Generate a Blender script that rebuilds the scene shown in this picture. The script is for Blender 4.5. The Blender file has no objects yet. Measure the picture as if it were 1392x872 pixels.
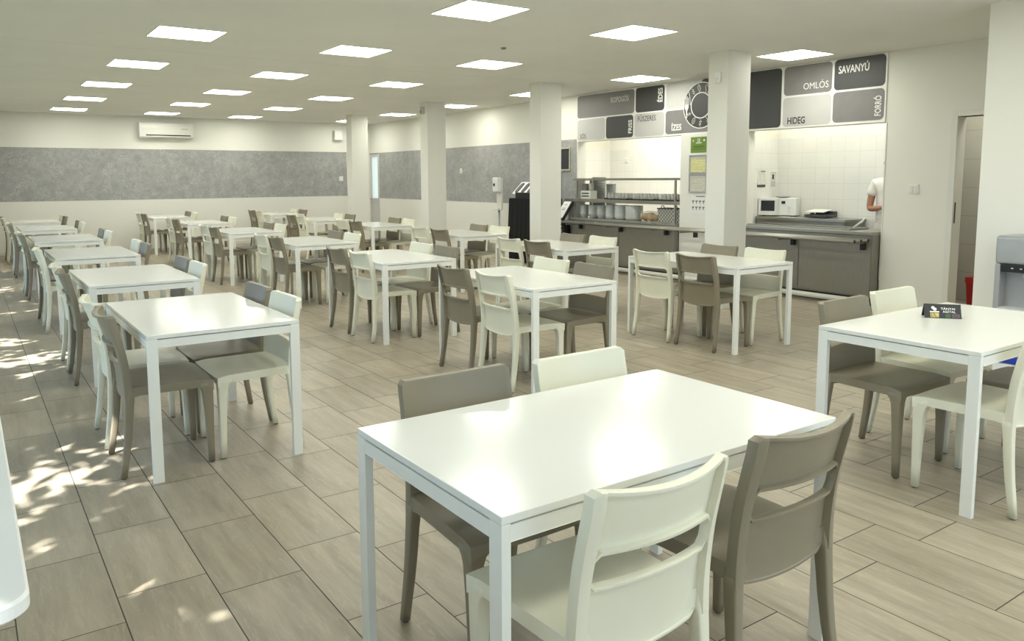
import bpy, bmesh, math, random
from mathutils import Vector, Matrix
random.seed(7)
PI = math.pi
C = bpy.context.scene.collection
sc = bpy.context.scene
HC = 2.848            # ceiling height
XR = 8.62             # serving wall
YF = 18.25            # far wall

# ------------------------------------------------------------------ materials
def srgb(r, g, b):
    def f(c):
        c /= 255.0
        return c / 12.92 if c <= 0.04045 else ((c + 0.055) / 1.055) ** 2.4
    return (f(r), f(g), f(b), 1.0)

class NT:
    def __init__(s, name):
        s.m = bpy.data.materials.new(name); s.m.use_nodes = True
        s.t = s.m.node_tree; s.n = s.t.nodes; s.l = s.t.links
        s.b = s.n.get('Principled BSDF')
    def add(s, k, **kw):
        x = s.n.new(k)
        for a, v in kw.items(): setattr(x, a, v)
        return x
    def link(s, a, b): s.l.new(a, b)
    def math(s, op, a, b=None, c=None):
        x = s.add('ShaderNodeMath', operation=op)
        for i, v in enumerate((a, b, c)):
            if v is None: continue
            if isinstance(v, (int, float)): x.inputs[i].default_value = v
            else: s.link(v, x.inputs[i])
        return x.outputs[0]
    def mix(s, fac, a, b, blend='MIX'):
        x = s.add('ShaderNodeMix', data_type='RGBA', blend_type=blend)
        for i, v in ((0, fac), (6, a), (7, b)):
            if isinstance(v, (int, float)): x.inputs[i].default_value = v
            elif isinstance(v, tuple): x.inputs[i].default_value = v
            else: s.link(v, x.inputs[i])
        return x.outputs[2]
    def noise(s, scale, detail=4, rough=0.55, vec=None):
        x = s.add('ShaderNodeTexNoise'); x.inputs['Scale'].default_value = scale
        x.inputs['Detail'].default_value = detail; x.inputs['Roughness'].default_value = rough
        if vec is None:
            tc = s.add('ShaderNodeTexCoord'); vec = tc.outputs['Object']
        s.link(vec, x.inputs['Vector']); return x.outputs['Fac']
    def ramp(s, fac, p0, p1):
        x = s.add('ShaderNodeMapRange'); x.inputs[1].default_value = p0; x.inputs[2].default_value = p1
        s.link(fac, x.inputs[0]); return x.outputs[0]
    def bump(s, h, strength, dist=0.002):
        x = s.add('ShaderNodeBump'); x.inputs['Strength'].default_value = strength
        x.inputs['Distance'].default_value = dist
        s.link(h, x.inputs['Height']); s.link(x.outputs[0], s.b.inputs['Normal'])

def plain(name, col, rough=0.5, metal=0.0, var=0.04, nscale=6.0, bump=0.0, bscale=400.0, spec=0.5, coat=0.0):
    t = NT(name); b = t.b
    c2 = tuple(c * (1 - 2 * var) for c in col[:3]) + (1,)
    f = t.ramp(t.noise(nscale), 0.3, 0.7)
    t.link(t.mix(f, c2, col), b.inputs['Base Color'])
    b.inputs['Roughness'].default_value = rough; b.inputs['Metallic'].default_value = metal
    b.inputs['Specular IOR Level'].default_value = spec
    if coat: b.inputs['Coat Weight'].default_value = coat; b.inputs['Coat Roughness'].default_value = 0.06
    if bump: t.bump(t.noise(bscale, 2), bump)
    return t.m

def emit(name, col, strength):
    t = NT(name)
    t.b.inputs['Base Color'].default_value = col
    t.b.inputs['Emission Color'].default_value = col
    t.b.inputs['Emission Strength'].default_value = strength
    return t.m

def floor_mat():
    t = NT('floor_tiles'); b = t.b
    tc = t.add('ShaderNodeTexCoord'); sp = t.add('ShaderNodeSeparateXYZ'); t.link(tc.outputs['Object'], sp.inputs[0])
    u = t.math('DIVIDE', t.math('SUBTRACT', sp.outputs[0], 0.362), 0.308)
    k = t.math('FLOOR', u)
    odd = t.math('FLOORED_MODULO', k, 2.0)
    v = t.math('DIVIDE', t.math('ADD', t.math('SUBTRACT', sp.outputs[1], 0.525), t.math('MULTIPLY', odd, 0.183)), 0.60)
    j = t.math('FLOOR', v)
    fu = t.math('SUBTRACT', u, k); fv = t.math('SUBTRACT', v, j)
    du = t.math('MULTIPLY', t.math('MINIMUM', fu, t.math('SUBTRACT', 1.0, fu)), 0.308)
    dv = t.math('MULTIPLY', t.math('MINIMUM', fv, t.math('SUBTRACT', 1.0, fv)), 0.60)
    d = t.math('MINIMUM', du, dv)
    g = t.ramp(d, 0.0014, 0.0026)
    cb = t.add('ShaderNodeCombineXYZ'); t.link(k, cb.inputs[0]); t.link(j, cb.inputs[1])
    wn = t.add('ShaderNodeTexWhiteNoise', noise_dimensions='3D'); t.link(cb.outputs[0], wn.inputs['Vector'])
    # streaks running along Y, different in every tile
    off = t.add('ShaderNodeVectorMath', operation='MULTIPLY_ADD')
    t.link(wn.outputs['Color'], off.inputs[0]); off.inputs[1].default_value = (9, 9, 9); t.link(tc.outputs['Object'], off.inputs[2])
    sc_ = t.add('ShaderNodeVectorMath', operation='MULTIPLY'); t.link(off.outputs[0], sc_.inputs[0]); sc_.inputs[1].default_value = (14, 1.6, 1)
    n1 = t.noise(1.0, 7, 0.62, sc_.outputs[0])
    n2 = t.noise(5.0, 6, 0.65, off.outputs[0])
    wv = t.noise(2.2, 3, 0.5, sc_.outputs[0])
    vein = t.ramp(t.math('ABSOLUTE', t.math('SUBTRACT', wv, 0.52)), 0.0, 0.02)
    base = t.mix(t.ramp(n1, 0.3, 0.72), srgb(138, 127, 108), srgb(183, 171, 150))
    base = t.mix(t.math('MULTIPLY', t.ramp(n2, 0.35, 0.7), 0.5), base, srgb(160, 152, 134))
    base = t.mix(t.math('MULTIPLY', t.math('SUBTRACT', 1.0, vein), 0.22), base, srgb(200, 193, 176))
    tone = t.math('MULTIPLY_ADD', wn.outputs['Value'], 0.14, 0.93)
    sca = t.add('ShaderNodeVectorMath', operation='SCALE'); t.link(base, sca.inputs[0]); t.link(tone, sca.inputs['Scale'])
    col = t.mix(g, srgb(58, 50, 42), sca.outputs[0])
    t.link(col, b.inputs['Base Color'])
    rg = t.math('MULTIPLY_ADD', n1, 0.16, 0.30)
    rg2 = t.math('ADD', t.math('MULTIPLY', t.math('SUBTRACT', 1.0, g), 0.4), rg)
    t.link(rg2, b.inputs['Roughness'])
    b.inputs['Specular IOR Level'].default_value = 0.45
    t.bump(g, 0.35, 0.002)
    return t.m

def tile_mat(name, axis, size, col, grout, offu=0.0, offv=0.0, top=None, paint=None, rough=0.25, lw=0.0022):
    """square wall tiles on a plane whose horizontal coordinate is axis (0=x, 1=y); above z=top it is painted"""
    t = NT(name); b = t.b
    tc = t.add('ShaderNodeTexCoord'); sp = t.add('ShaderNodeSeparateXYZ'); t.link(tc.outputs['Object'], sp.inputs[0])
    def frac(o, off):
        q = t.math('DIVIDE', t.math('SUBTRACT', o, off), size); f = t.math('FRACT', q)
        return t.math('MULTIPLY', t.math('MINIMUM', f, t.math('SUBTRACT', 1.0, f)), size)
    d = t.math('MINIMUM', frac(sp.outputs[axis], offu), frac(sp.outputs[2], offv))
    g = t.ramp(d, lw * 0.6, lw * 1.2)
    n = t.ramp(t.noise(3.0), 0.3, 0.7)
    c = t.mix(n, col, tuple(x * 0.95 for x in col[:3]) + (1,))
    c = t.mix(g, grout, c)
    if top is not None:
        c = t.mix(t.math('GREATER_THAN', sp.outputs[2], top), c, paint)
    t.link(c, b.inputs['Base Color']); b.inputs['Roughness'].default_value = rough
    return t.m

def ceiling_mat():
    t = NT('ceiling_paint'); b = t.b
    tc = t.add('ShaderNodeTexCoord'); sp = t.add('ShaderNodeSeparateXYZ'); t.link(tc.outputs['Object'], sp.inputs[0])
    n = t.ramp(t.noise(1.3), 0.3, 0.7)
    c = t.mix(n, srgb(232, 231, 225), srgb(237, 236, 230))
    lines = None
    for y in (9.0, 12.35, 15.65):
        s = t.math('LESS_THAN', t.math('ABSOLUTE', t.math('SUBTRACT', sp.outputs[1], y)), 0.006)
        lines = s if lines is None else t.math('MAXIMUM', lines, s)
    c = t.mix(t.math('MULTIPLY', lines, 0.28), c, srgb(110, 108, 100))
    t.link(c, b.inputs['Base Color']); b.inputs['Roughness'].default_value = 0.8
    return t.m

def band_mat():
    t = NT('grey_wallpaper'); b = t.b
    n1 = t.noise(9.0, 5, 0.7); n2 = t.noise(22.0, 3, 0.6)
    c = t.mix(t.ramp(n1, 0.35, 0.65), srgb(148, 148, 146), srgb(164, 164, 162))
    sc1 = t.ramp(t.math('ABSOLUTE', t.math('SUBTRACT', n2, 0.5)), 0.0, 0.035)
    m1 = t.ramp(t.noise(4.0, 2), 0.42, 0.6)
    f = t.math('MULTIPLY', t.math('SUBTRACT', 1.0, sc1), m1)
    c = t.mix(t.math('MULTIPLY', f, 0.85), c, srgb(206, 205, 201))
    t.link(c, b.inputs['Base Color']); b.inputs['Roughness'].default_value = 0.6
    return t.m

def steel_mat(name='brushed_steel', col=(172, 170, 160), rough=0.34, ax=(2, 60, 60)):
    t = NT(name); b = t.b
    tc = t.add('ShaderNodeTexCoord'); s = t.add('ShaderNodeVectorMath', operation='MULTIPLY')
    t.link(tc.outputs['Object'], s.inputs[0]); s.inputs[1].default_value = ax
    n = t.noise(4.0, 4, 0.6, s.outputs[0])
    t.link(t.mix(t.ramp(n, 0.3, 0.7), srgb(*[c * 0.88 for c in col]), srgb(*col)), b.inputs['Base Color'])
    b.inputs['Metallic'].default_value = 0.75
    t.link(t.math('MULTIPLY_ADD', n, 0.2, rough - 0.1), b.inputs['Roughness'])
    return t.m

def frost_mat():
    t = NT('frosted_glass')
    n = t.n; out = n.get('Material Output')
    tr = t.add('ShaderNodeBsdfTranslucent'); tr.inputs[0].default_value = (0.98, 0.92, 0.80, 1)
    gl = t.add('ShaderNodeBsdfGlossy'); gl.inputs['Roughness'].default_value = 0.25
    mx = t.add('ShaderNodeMixShader'); mx.inputs[0].default_value = 0.06
    t.link(tr.outputs[0], mx.inputs[1]); t.link(gl.outputs[0], mx.inputs[2]); t.link(mx.outputs[0], out.inputs[0])
    return t.m

def glass_mat():
    t = NT('tumbler_glass'); b = t.b
    b.inputs['Base Color'].default_value = srgb(214, 214, 206); b.inputs['Roughness'].default_value = 0.12
    b.inputs['Alpha'].default_value = 0.42
    return t.m

def weave_mat():
    t = NT('grey_basket_weave'); b = t.b
    tc = t.add('ShaderNodeTexCoord')
    ch = t.add('ShaderNodeTexChecker'); ch.inputs['Scale'].default_value = 34
    t.link(tc.outputs['Object'], ch.inputs['Vector'])
    t.link(t.mix(ch.outputs['Fac'], srgb(124, 121, 113), srgb(192, 189, 179)), b.inputs['Base Color'])
    b.inputs['Roughness'].default_value = 0.6
    return t.m

def text_sheet_mat(name, paper, ink, axis, scale_rows, dens=0.5):
    """printed sheet: rows of fine print"""
    t = NT(name); b = t.b
    tc = t.add('ShaderNodeTexCoord'); sp = t.add('ShaderNodeSeparateXYZ'); t.link(tc.outputs['Object'], sp.inputs[0])
    row = t.math('FRACT', t.math('MULTIPLY', sp.outputs[2], scale_rows))
    on = t.math('LESS_THAN', row, 0.45)
    n = t.noise(90.0, 2, 0.5)
    on2 = t.math('MULTIPLY', on, t.math('GREATER_THAN', n, 1 - dens))
    t.link(t.mix(on2, paper, ink), b.inputs['Base Color']); b.inputs['Roughness'].default_value = 0.55
    return t.m

M = {}
M['wall'] = plain('wall_paint', srgb(233, 231, 222), 0.75, var=0.012, nscale=1.2)
M['column'] = plain('column_paint', srgb(232, 230, 221), 0.7, var=0.012, nscale=1.5)
M['ceil'] = ceiling_mat()
M['floor'] = floor_mat()
M['band'] = band_mat()
M['table'] = plain('white_laminate', srgb(230, 230, 223), 0.15, var=0.006, nscale=2.0, spec=0.36)
M['tmetal'] = plain('white_powder_coat', srgb(233, 233, 225), 0.32, var=0.01, nscale=4.0)
M['cwhite'] = plain('cream_plastic', srgb(230, 227, 205), 0.38, var=0.02, nscale=5.0, bump=0.05, bscale=900)
M['ctaupe'] = plain('taupe_plastic', srgb(137, 128, 107), 0.40, var=0.03, nscale=5.0, bump=0.05, bscale=900)
M['cfoot'] = plain('grey_rubber', srgb(96, 92, 84), 0.7)
M['steel'] = steel_mat()
M['steeld'] = steel_mat('steel_front', (158, 154, 144), 0.42, (60, 60, 2))
M['black'] = plain('black_plastic', srgb(22, 22, 24), 0.45)
M['cloth_black'] = plain('black_cloth', srgb(16, 16, 17), 0.9, var=0.2, nscale=20)
M['dgrey'] = plain('dark_grey', srgb(70, 70, 70), 0.5)
M['mgrey'] = plain('mid_grey', srgb(134, 131, 130), 0.5)
M['lgrey'] = plain('light_grey', srgb(202, 200, 197), 0.5, var=0.015)
M['white'] = plain('white_plastic', srgb(236, 236, 232), 0.35, var=0.01)
M['offwhite'] = plain('off_white_plastic', srgb(226, 224, 215), 0.4, var=0.01)
M['paper'] = plain('paper', srgb(236, 235, 228), 0.6, var=0.01)
M['ink'] = plain('dark_ink', srgb(60, 58, 58), 0.6)
M['signwhite'] = plain('sign_white', srgb(240, 239, 234), 0.5, var=0.01)
M['silver'] = plain('silver_plastic', srgb(176, 177, 176), 0.3, metal=0.4)
M['green'] = plain('green_card', srgb(112, 140, 52), 0.5, var=0.05)
M['dgreen'] = plain('dark_green_ink', srgb(76, 104, 34), 0.5)
M['wood'] = plain('pale_wood', srgb(188, 181, 162), 0.5, var=0.08, nscale=12)
M['slate'] = plain('blackboard_slate', srgb(44, 47, 52), 0.6, var=0.1)
M['red'] = plain('red_plastic', srgb(165, 22, 26), 0.35)
M['blue'] = plain('blue_plastic', srgb(24, 62, 176), 0.35)
M['crock'] = plain('grey_glazed_ceramic', srgb(176, 178, 174), 0.25, var=0.02)
M['cream'] = plain('cream_paper_cup', srgb(222, 220, 208), 0.5)
M['bread'] = plain('bread_crust', srgb(205, 152, 88), 0.6, var=0.25, nscale=30)
M['weave'] = weave_mat()
M['glass'] = glass_mat()
M['window_glass'] = None
M['frost'] = frost_mat()
M['frame_al'] = plain('grey_aluminium', srgb(150, 152, 150), 0.4, metal=0.3)
M['ktile_y'] = tile_mat('kitchen_tile_back', 1, 0.212, srgb(236, 235, 228), srgb(214, 212, 204), 6.0, 2.0 - 0.212 * 9 + 0.02, 2.01, srgb(240, 239, 231))
M['ktile_x'] = tile_mat('kitchen_tile_side', 0, 0.212, srgb(236, 235, 228), srgb(214, 212, 204), 8.9, 2.0 - 0.212 * 9 + 0.02, 2.01, srgb(238, 234, 218))
M['gtile_y'] = tile_mat('corridor_tile', 1, 0.33, srgb(176, 173, 164), srgb(140, 137, 128), 4.32, 0.02)
M['gtile_x'] = tile_mat('corridor_tile_side', 0, 0.33, srgb(196, 190, 180), srgb(160, 155, 146), 9.0, 0.02)
M['skin'] = plain('skin', srgb(168, 120, 94), 0.5, var=0.04, nscale=14)
M['tshirt'] = plain('white_cotton', srgb(236, 233, 226), 0.85, var=0.03, nscale=18, bump=0.2, bscale=60)
M['trousers'] = plain('white_work_trousers', srgb(222, 219, 212), 0.85)
M['cap'] = plain('pale_blue_cap', srgb(176, 198, 214), 0.8)
M['hair'] = plain('dark_hair', srgb(48, 38, 30), 0.7)
M['leaf'] = plain('leaf_green', srgb(70, 104, 44), 0.6, var=0.15)
M['bark'] = plain('bark', srgb(86, 72, 58), 0.9, var=0.15)
M['sheet_yellow'] = text_sheet_mat('yellow_print', srgb(226, 222, 168), srgb(176, 172, 110), 1, 55, 0.55)
M['sheet_grey'] = text_sheet_mat('grey_print', srgb(214, 212, 196), srgb(168, 166, 150), 1, 55, 0.55)
M['sheet_fine'] = text_sheet_mat('white_print', srgb(232, 230, 222), srgb(170, 168, 160), 0, 42, 0.5)
LAMP = (0.985, 1.0, 0.895, 1)
M['lamp'] = emit('lamp_diffuser', LAMP, 16.0)
M['klamp'] = emit('kitchen_lamp_diffuser', (0.99, 1.0, 0.93, 1), 9.5)
M['plamp'] = emit('pantry_lamp_diffuser', (0.99, 1.0, 0.93, 1), 34.0)

# ------------------------------------------------------------------ mesh helpers
class MB:
    def __init__(s): s.v = []; s.f = []; s.sm = []
    def poly(s, vs, fs, smooth=False, mtx=None):
        o = len(s.v)
        for p in vs:
            p = Vector(p)
            s.v.append(tuple(mtx @ p) if mtx is not None else tuple(p))
        for f in fs:
            s.f.append([i + o for i in f]); s.sm.append(smooth)
        return s
    def box(s, x0, x1, y0, y1, z0, z1, mtx=None):
        x0, x1 = min(x0, x1), max(x0, x1); y0, y1 = min(y0, y1), max(y0, y1); z0, z1 = min(z0, z1), max(z0, z1)
        return s.poly([(x0,y0,z0),(x1,y0,z0),(x1,y1,z0),(x0,y1,z0),(x0,y0,z1),(x1,y0,z1),(x1,y1,z1),(x0,y1,z1)],
                      [(0,3,2,1),(4,5,6,7),(0,1,5,4),(1,2,6,5),(2,3,7,6),(3,0,4,7)], mtx=mtx)
    def bbox(s, x0, x1, y0, y1, z0, z1, r=0.004, seg=2, mtx=None):
        bm = bmesh.new(); bmesh.ops.create_cube(bm, size=1)
        for v in bm.verts:
            v.co = Vector(((x0 + x1) / 2 + v.co.x * (x1 - x0), (y0 + y1) / 2 + v.co.y * (y1 - y0), (z0 + z1) / 2 + v.co.z * (z1 - z0)))
        bmesh.ops.bevel(bm, geom=bm.edges[:], offset=r, segments=seg, affect='EDGES', profile=0.6)
        bm.verts.index_update()
        s.poly([v.co[:] for v in bm.verts], [[v.index for v in f.verts] for f in bm.faces], smooth=False, mtx=mtx); bm.free()
        return s
    def rings(s, rings, close=True, caps=True, smooth=True, mtx=None):
        n = len(rings[0]); vs = [p for r in rings for p in r]; fs = []
        for i in range(len(rings) - 1):
            for j in range(n if close else n - 1):
                a = i * n + j; b = i * n + (j + 1) % n
                fs.append((a, b, b + n, a + n))
        s.poly(vs, fs, smooth, mtx)
        if caps and close:
            o = len(s.v) - len(vs)
            s.f.append([o + j for j in range(n)][::-1]); s.sm.append(False)
            s.f.append([o + (len(rings) - 1) * n + j for j in range(n)]); s.sm.append(False)
        return s
    def tube(s, pts, r, n=10, mtx=None, caps=True):
        pts = [Vector(p) for p in pts]; rr = r if isinstance(r, (list, tuple)) else [r] * len(pts)
        R = []; up = None
        for i, p in enumerate(pts):
            d = (pts[min(i + 1, len(pts) - 1)] - pts[max(i - 1, 0)]).normalized()
            if up is None:
                up = Vector((0, 0, 1)) if abs(d.z) < 0.9 else Vector((1, 0, 0))
            a = d.cross(up).normalized(); b = a.cross(d).normalized(); up = b
            R.append([tuple(p + rr[i] * (math.cos(2 * PI * k / n) * a + math.sin(2 * PI * k / n) * b)) for k in range(n)])
        return s.rings(R, True, caps, True, mtx)
    def lathe(s, prof, n=20, c=(0, 0, 0), mtx=None, caps=False):
        R = [[(c[0] + r * math.cos(2 * PI * k / n), c[1] + r * math.sin(2 * PI * k / n), c[2] + z) for k in range(n)] for r, z in prof]
        return s.rings(R, True, caps, True, mtx)
    def mesh(s, name, m):
        me = bpy.data.meshes.new(name); me.from_pydata(s.v, [], s.f); me.update()
        for p, q in zip(me.polygons, s.sm): p.use_smooth = q
        bm = bmesh.new(); bm.from_mesh(me); bmesh.ops.recalc_face_normals(bm, faces=bm.faces[:]); bm.to_mesh(me); bm.free()
        if isinstance(m, str): m = M[m]
        me.materials.append(m); return me
    def build(s, name, m, parent=None):
        o = bpy.data.objects.new(name, s.mesh(name, m)); C.objects.link(o)
        if parent is not None: o.parent = parent
        return o

def tag(o, label, cat, group=None):
    o['label'] = label; o['category'] = cat
    if group: o['group'] = group
    return o
def thing(name, label, cat, loc=(0, 0, 0), rz=0.0, group=None):
    o = bpy.data.objects.new(name, None); o.empty_display_size = 0.1; C.objects.link(o)
    o.location = loc; o.rotation_euler = (0, 0, rz)
    return tag(o, label, cat, group)
def struct(o): o['kind'] = 'structure'; return o
def dup(root, loc, rz=0.0, label=None, group=None):
    r = root.copy(); C.objects.link(r); r.location = loc; r.rotation_euler = (0, 0, rz)
    if label: r['label'] = label
    if group: r['group'] = group
    for ch in list(root.children):
        c = ch.copy(); C.objects.link(c); c.parent = r
        for g in list(ch.children):
            d = g.copy(); C.objects.link(d); d.parent = c
    return r
def swap_mat(root, a, b):
    """give a copied family its own material through object-level slots"""
    for o in [root] + list(root.children) + [g for c in root.children for g in c.children]:
        if o.type == 'MESH' and o.data.materials and o.data.materials[0] == M[a]:
            o.material_slots[0].link = 'OBJECT'; o.material_slots[0].material = M[b]
def text(name, body, m, parent, origin, xdir, ydir, length, height, bold=0.0, depth=0.001):
    """raised flat lettering fitted to a length and a cap height; xdir reads along, ydir points up the letters"""
    cu = bpy.data.curves.new(name, 'FONT'); cu.body = body; cu.size = 1.0; cu.offset = bold; cu.extrude = 0.5; cu.resolution_u = 3
    tmp = bpy.data.objects.new(name, cu); C.objects.link(tmp)
    bpy.context.view_layer.update()
    me = bpy.data.meshes.new_from_object(tmp.evaluated_get(bpy.context.evaluated_depsgraph_get()))
    bpy.data.objects.remove(tmp); bpy.data.curves.remove(cu)
    xs = [v.co.x for v in me.vertices]; x0, x1 = min(xs), max(xs); cap = 0.70
    x = Vector(xdir).normalized(); y = Vector(ydir).normalized(); z = x.cross(y); o0 = Vector(origin)
    for v in me.vertices:
        v.co = o0 + x * ((v.co.x - x0) / (x1 - x0) * length) + y * (v.co.y / cap * height) + z * ((v.co.z + 0.5) * depth)
    me.materials.clear(); me.materials.append(M[m])
    for p in me.polygons: p.material_index = 0
    o = bpy.data.objects.new(name, me); C.objects.link(o); o.parent = parent
    return o

# ------------------------------------------------------------------ camera
cd = bpy.data.cameras.new('camera'); cam = bpy.data.objects.new('camera', cd); C.objects.link(cam)
F, YAW, PIT, ROLL, HCAM = 1060.20457, 0.593939315, 0.109933973, -0.00569868442, 1.47550663
CX, CY = 668.0, 360.0
cy_, sy_, cp_, sp_ = math.cos(YAW), math.sin(YAW), math.cos(PIT), math.sin(PIT)
fw = Vector((sy_ * cp_, cy_ * cp_, -sp_)); rt = Vector((cy_, -sy_, 0)); up = rt.cross(fw)
r2 = math.cos(ROLL) * rt + math.sin(ROLL) * up; u2 = -math.sin(ROLL) * rt + math.cos(ROLL) * up
cam.matrix_world = Matrix(((r2.x, u2.x, -fw.x, 0), (r2.y, u2.y, -fw.y, 0), (r2.z, u2.z, -fw.z, HCAM), (0, 0, 0, 1)))
cd.sensor_fit = 'HORIZONTAL'; cd.sensor_width = 36.0; cd.lens = F / 1392 * 36.0
cd.shift_x = (696 - CX) / 1392; cd.shift_y = -(436 - CY) / 1392
cd.clip_start = 0.05; cd.clip_end = 200
sc.camera = cam

# ------------------------------------------------------------------ the setting
XL, YB, XE = -0.40, -2.6, 6.93       # window wall, wall behind the camera, entrance block
struct(MB().box(XL - 0.3, 12.6, YB - 0.2, YF + 0.2, -0.12, 0).build('floor', 'floor'))
struct(MB().box(XL - 0.3, 12.6, YB - 0.2, YF + 0.2, HC, HC + 0.15).build('ceiling', 'ceil'))
# far wall
struct(MB().box(XL - 0.2, XR + 0.2, YF, YF + 0.2, 0, HC).build('wall_far', 'wall'))
struct(MB().box(XL, 7.99, YF - 0.004, YF, 1.07, 2.15).build('trim_1', 'band'))
struct(MB().bbox(XL, XR, YF - 0.014, YF, 0, 0.07, 0.003).build('baseboard_far', 'offwhite'))
# serving wall: pieces around the two hatches, the far door and the corridor door
w = MB()
T = 0.16
w.box(XR, XR + T, 3.0, 3.22, 0, HC)
w.box(XR, XR + T, 3.22, 4.09, 2.09, HC)
w.box(XR, XR + T, 4.09, 4.85, 0, HC)
w.box(XR, XR + T, 4.85, 10.14, 2.08, HC)
w.box(XR - 0.09, XR + T, 6.72, 7.79, 0, 2.08)
w.box(XR, XR + T, 10.14, 17.74, 0, HC)
w.box(XR, XR + T, 17.74, 18.22, 2.10, HC)
w.box(XR, XR + T, 18.22, YF + 0.2, 0, HC)
struct(w.build('wall_right', 'wall'))
b = MB()
for y0, y1 in ((10.175, 17.71),): b.box(XR - 0.004, XR, y0, y1, 1.01, 2.125)
struct(b.build('trim_2', 'band'))
b = MB()
for y0, y1 in ((4.17, 4.83), (10.2, 17.7)): b.bbox(XR - 0.014, XR, y0, y1, 0, 0.07, 0.003)
struct(b.build('baseboard_right', 'offwhite'))
# metal edge frame of the near hatch jamb
j = MB(); j.box(XR - 0.006, XR + T, 4.838, 4.852, 0.30, 2.08); j.box(XR - 0.006, XR + T, 10.138, 10.152, 0.8, 2.08)
struct(j.build('trim_3', 'offwhite'))
# entrance block (wall with the water cooler) and the walls behind the camera
w = MB(); w.box(XE, XR + T, YB, 3.09, 0, HC); struct(w.build('wall_entrance', 'wall'))
w = MB(); w.box(XL - 0.2, XE, YB - 0.2, YB, 0, 0.25); w.box(XL - 0.2, XE, YB - 0.2, YB, 2.5, HC)  # openings added in this unseen wall so skylight fills the foreground
for a, bb in ((XL - 0.2, 0.2), (3.1, 3.4), (6.4, XE)): w.box(a, bb, YB - 0.2, YB, 0.25, 2.5)
struct(w.build('wall_behind', 'wall'))
# window wall: tall glazed openings
w = MB()
ops = [(0.3, 2.35, 0.90), (2.9, 5.6, 0.04), (6.1, 8.9, 0.04), (9.4, 12.2, 0.04), (12.8, 15.0, 0.04)]
w.box(XL - 0.2, XL, YB - 0.2, ops[0][0], 0, HC)
for i, (a, bb, s0) in enumerate(ops):
    w.box(XL - 0.2, XL, a, bb, 0, s0); w.box(XL - 0.2, XL, a, bb, 2.45, HC)
    nxt = ops[i + 1][0] if i + 1 < len(ops) else YF + 0.2
    w.box(XL - 0.2, XL, bb, nxt, 0, HC)
struct(w.build('wall_left', 'wall'))
for i, (a, bb, s0) in enumerate(ops):
    fr = MB(); t = 0.05
    fr.box(XL - 0.13, XL - 0.07, a, bb, s0, s0 + t); fr.box(XL - 0.13, XL - 0.07, a, bb, 2.45 - t, 2.45)
    for yy in (a, (a + bb) / 2 - t / 2, bb - t): fr.box(XL - 0.13, XL - 0.07, yy, yy + t, s0, 2.45)
    struct(fr.build('window_%d' % (i + 1), 'white'))
# white window board whose rounded corner shows at the left edge
def rounded_board(x0, x1, y0, y1, z0, z1, r):
    pts = [(x0, y1), (x0, y0)]
    for k in range(9):
        a = -PI / 2 + k * PI / 16
        pts.append((x1 - r + r * math.cos(a), y0 + r + r * math.sin(a)))
    pts += [(x1, y1)]
    m = MB(); n = len(pts)
    prof = [(0.006, z0), (0.0, z0 + 0.006), (0.0, z1 - 0.004), (0.004, z1)]
    cx, cy = (x0 + x1) / 2, (y0 + y1) / 2
    R = []
    for ins, z in prof:
        R.append([(x + ins * (cx - x) / max(abs(cx - x), 1e-6), y + ins * (cy - y) / max(abs(cy - y), 1e-6), z) for x, y in pts])
    return m.rings(R, True, True, False)
sb = rounded_board(XL - 0.02, 0.042, 1.20, 2.42, 0.872, 0.90, 0.045).build('window_sill', 'white'); struct(sb)
# four columns
for yy, dd in ((5.72, 0.27), (9.04, 0.27), (12.36, 0.27), (15.65, 0.27)):
    struct(MB().bbox(6.98, 7.36, yy, yy + dd, 0, HC, 0.006).build('column', 'column'))

# kitchens behind the hatches
KX, KY = 9.70, 7.02
k = MB(); k.box(KX, KX + 0.1, 4.55, KY + 0.1, 0, HC); struct(k.build('wall_kitchen_back', 'ktile_y'))
k = MB(); k.box(XR + T, 10.7, KY, KY + 0.1, 0, HC); struct(k.build('wall_kitchen_side', 'ktile_x'))
k = MB(); k.box(XR + T, 10.0, 4.55, 4.65, 0, HC); struct(k.build('wall_kitchen_near', 'ktile_x'))
k = MB(); k.box(10.6, 10.7, KY + 0.1, 11.6, 0, HC); struct(k.build('wall_pantry_back', 'ktile_y'))
k = MB(); k.box(XR + T, 10.7, 11.5, 11.6, 0, HC); struct(k.build('wall_pantry_side', 'ktile_x'))
# corridor seen through the door
k = MB(); k.box(9.72, 9.82, 4.30, 4.55, 0, HC); struct(k.build('wall_corridor_back', 'gtile_y'))
k = MB(); k.box(9.82, 11.6, 4.50, 4.60, 0, HC); struct(k.build('wall_corridor_side', 'gtile_x'))
k = MB(); k.box(11.2, 11.3, 2.9, 4.6, 0, HC); k.box(XR + T, 11.3, 2.9, 3.0, 0, HC); struct(k.build('wall_corridor_end', 'gtile_y'))
# corridor door frame and far door
d = MB()
d.bbox(XR - 0.015, XR + T + 0.01, 4.085, 4.145, 0, 2.15, 0.004); d.bbox(XR - 0.015, XR + T + 0.01, 3.165, 3.225, 0, 2.15, 0.004)
d.bbox(XR - 0.015, XR + T + 0.01, 3.225, 4.085, 2.09, 2.15, 0.004)
dr = struct(d.build('door_1', 'offwhite'))
MB().box(XR + 0.02, XR + 0.035, 4.078, 4.0855, 0.98, 1.20).build('strike_plate', 'dgrey', dr)
d = MB(); x0 = XR - 0.01
d.box(x0, XR + 0.05, 17.735, 17.785, 0, 2.10); d.box(x0, XR + 0.05, 18.18, 18.225, 0, 2.10)
d.box(x0, XR + 0.05, 17.785, 18.18, 2.03, 2.10); d.box(x0, XR + 0.05, 17.785, 18.18, 0.92, 1.00)
d.box(XR + 0.01, XR + 0.04, 17.785, 18.18, 0, 0.92)
dr = struct(d.build('door_2', 'lgrey'))
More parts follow.
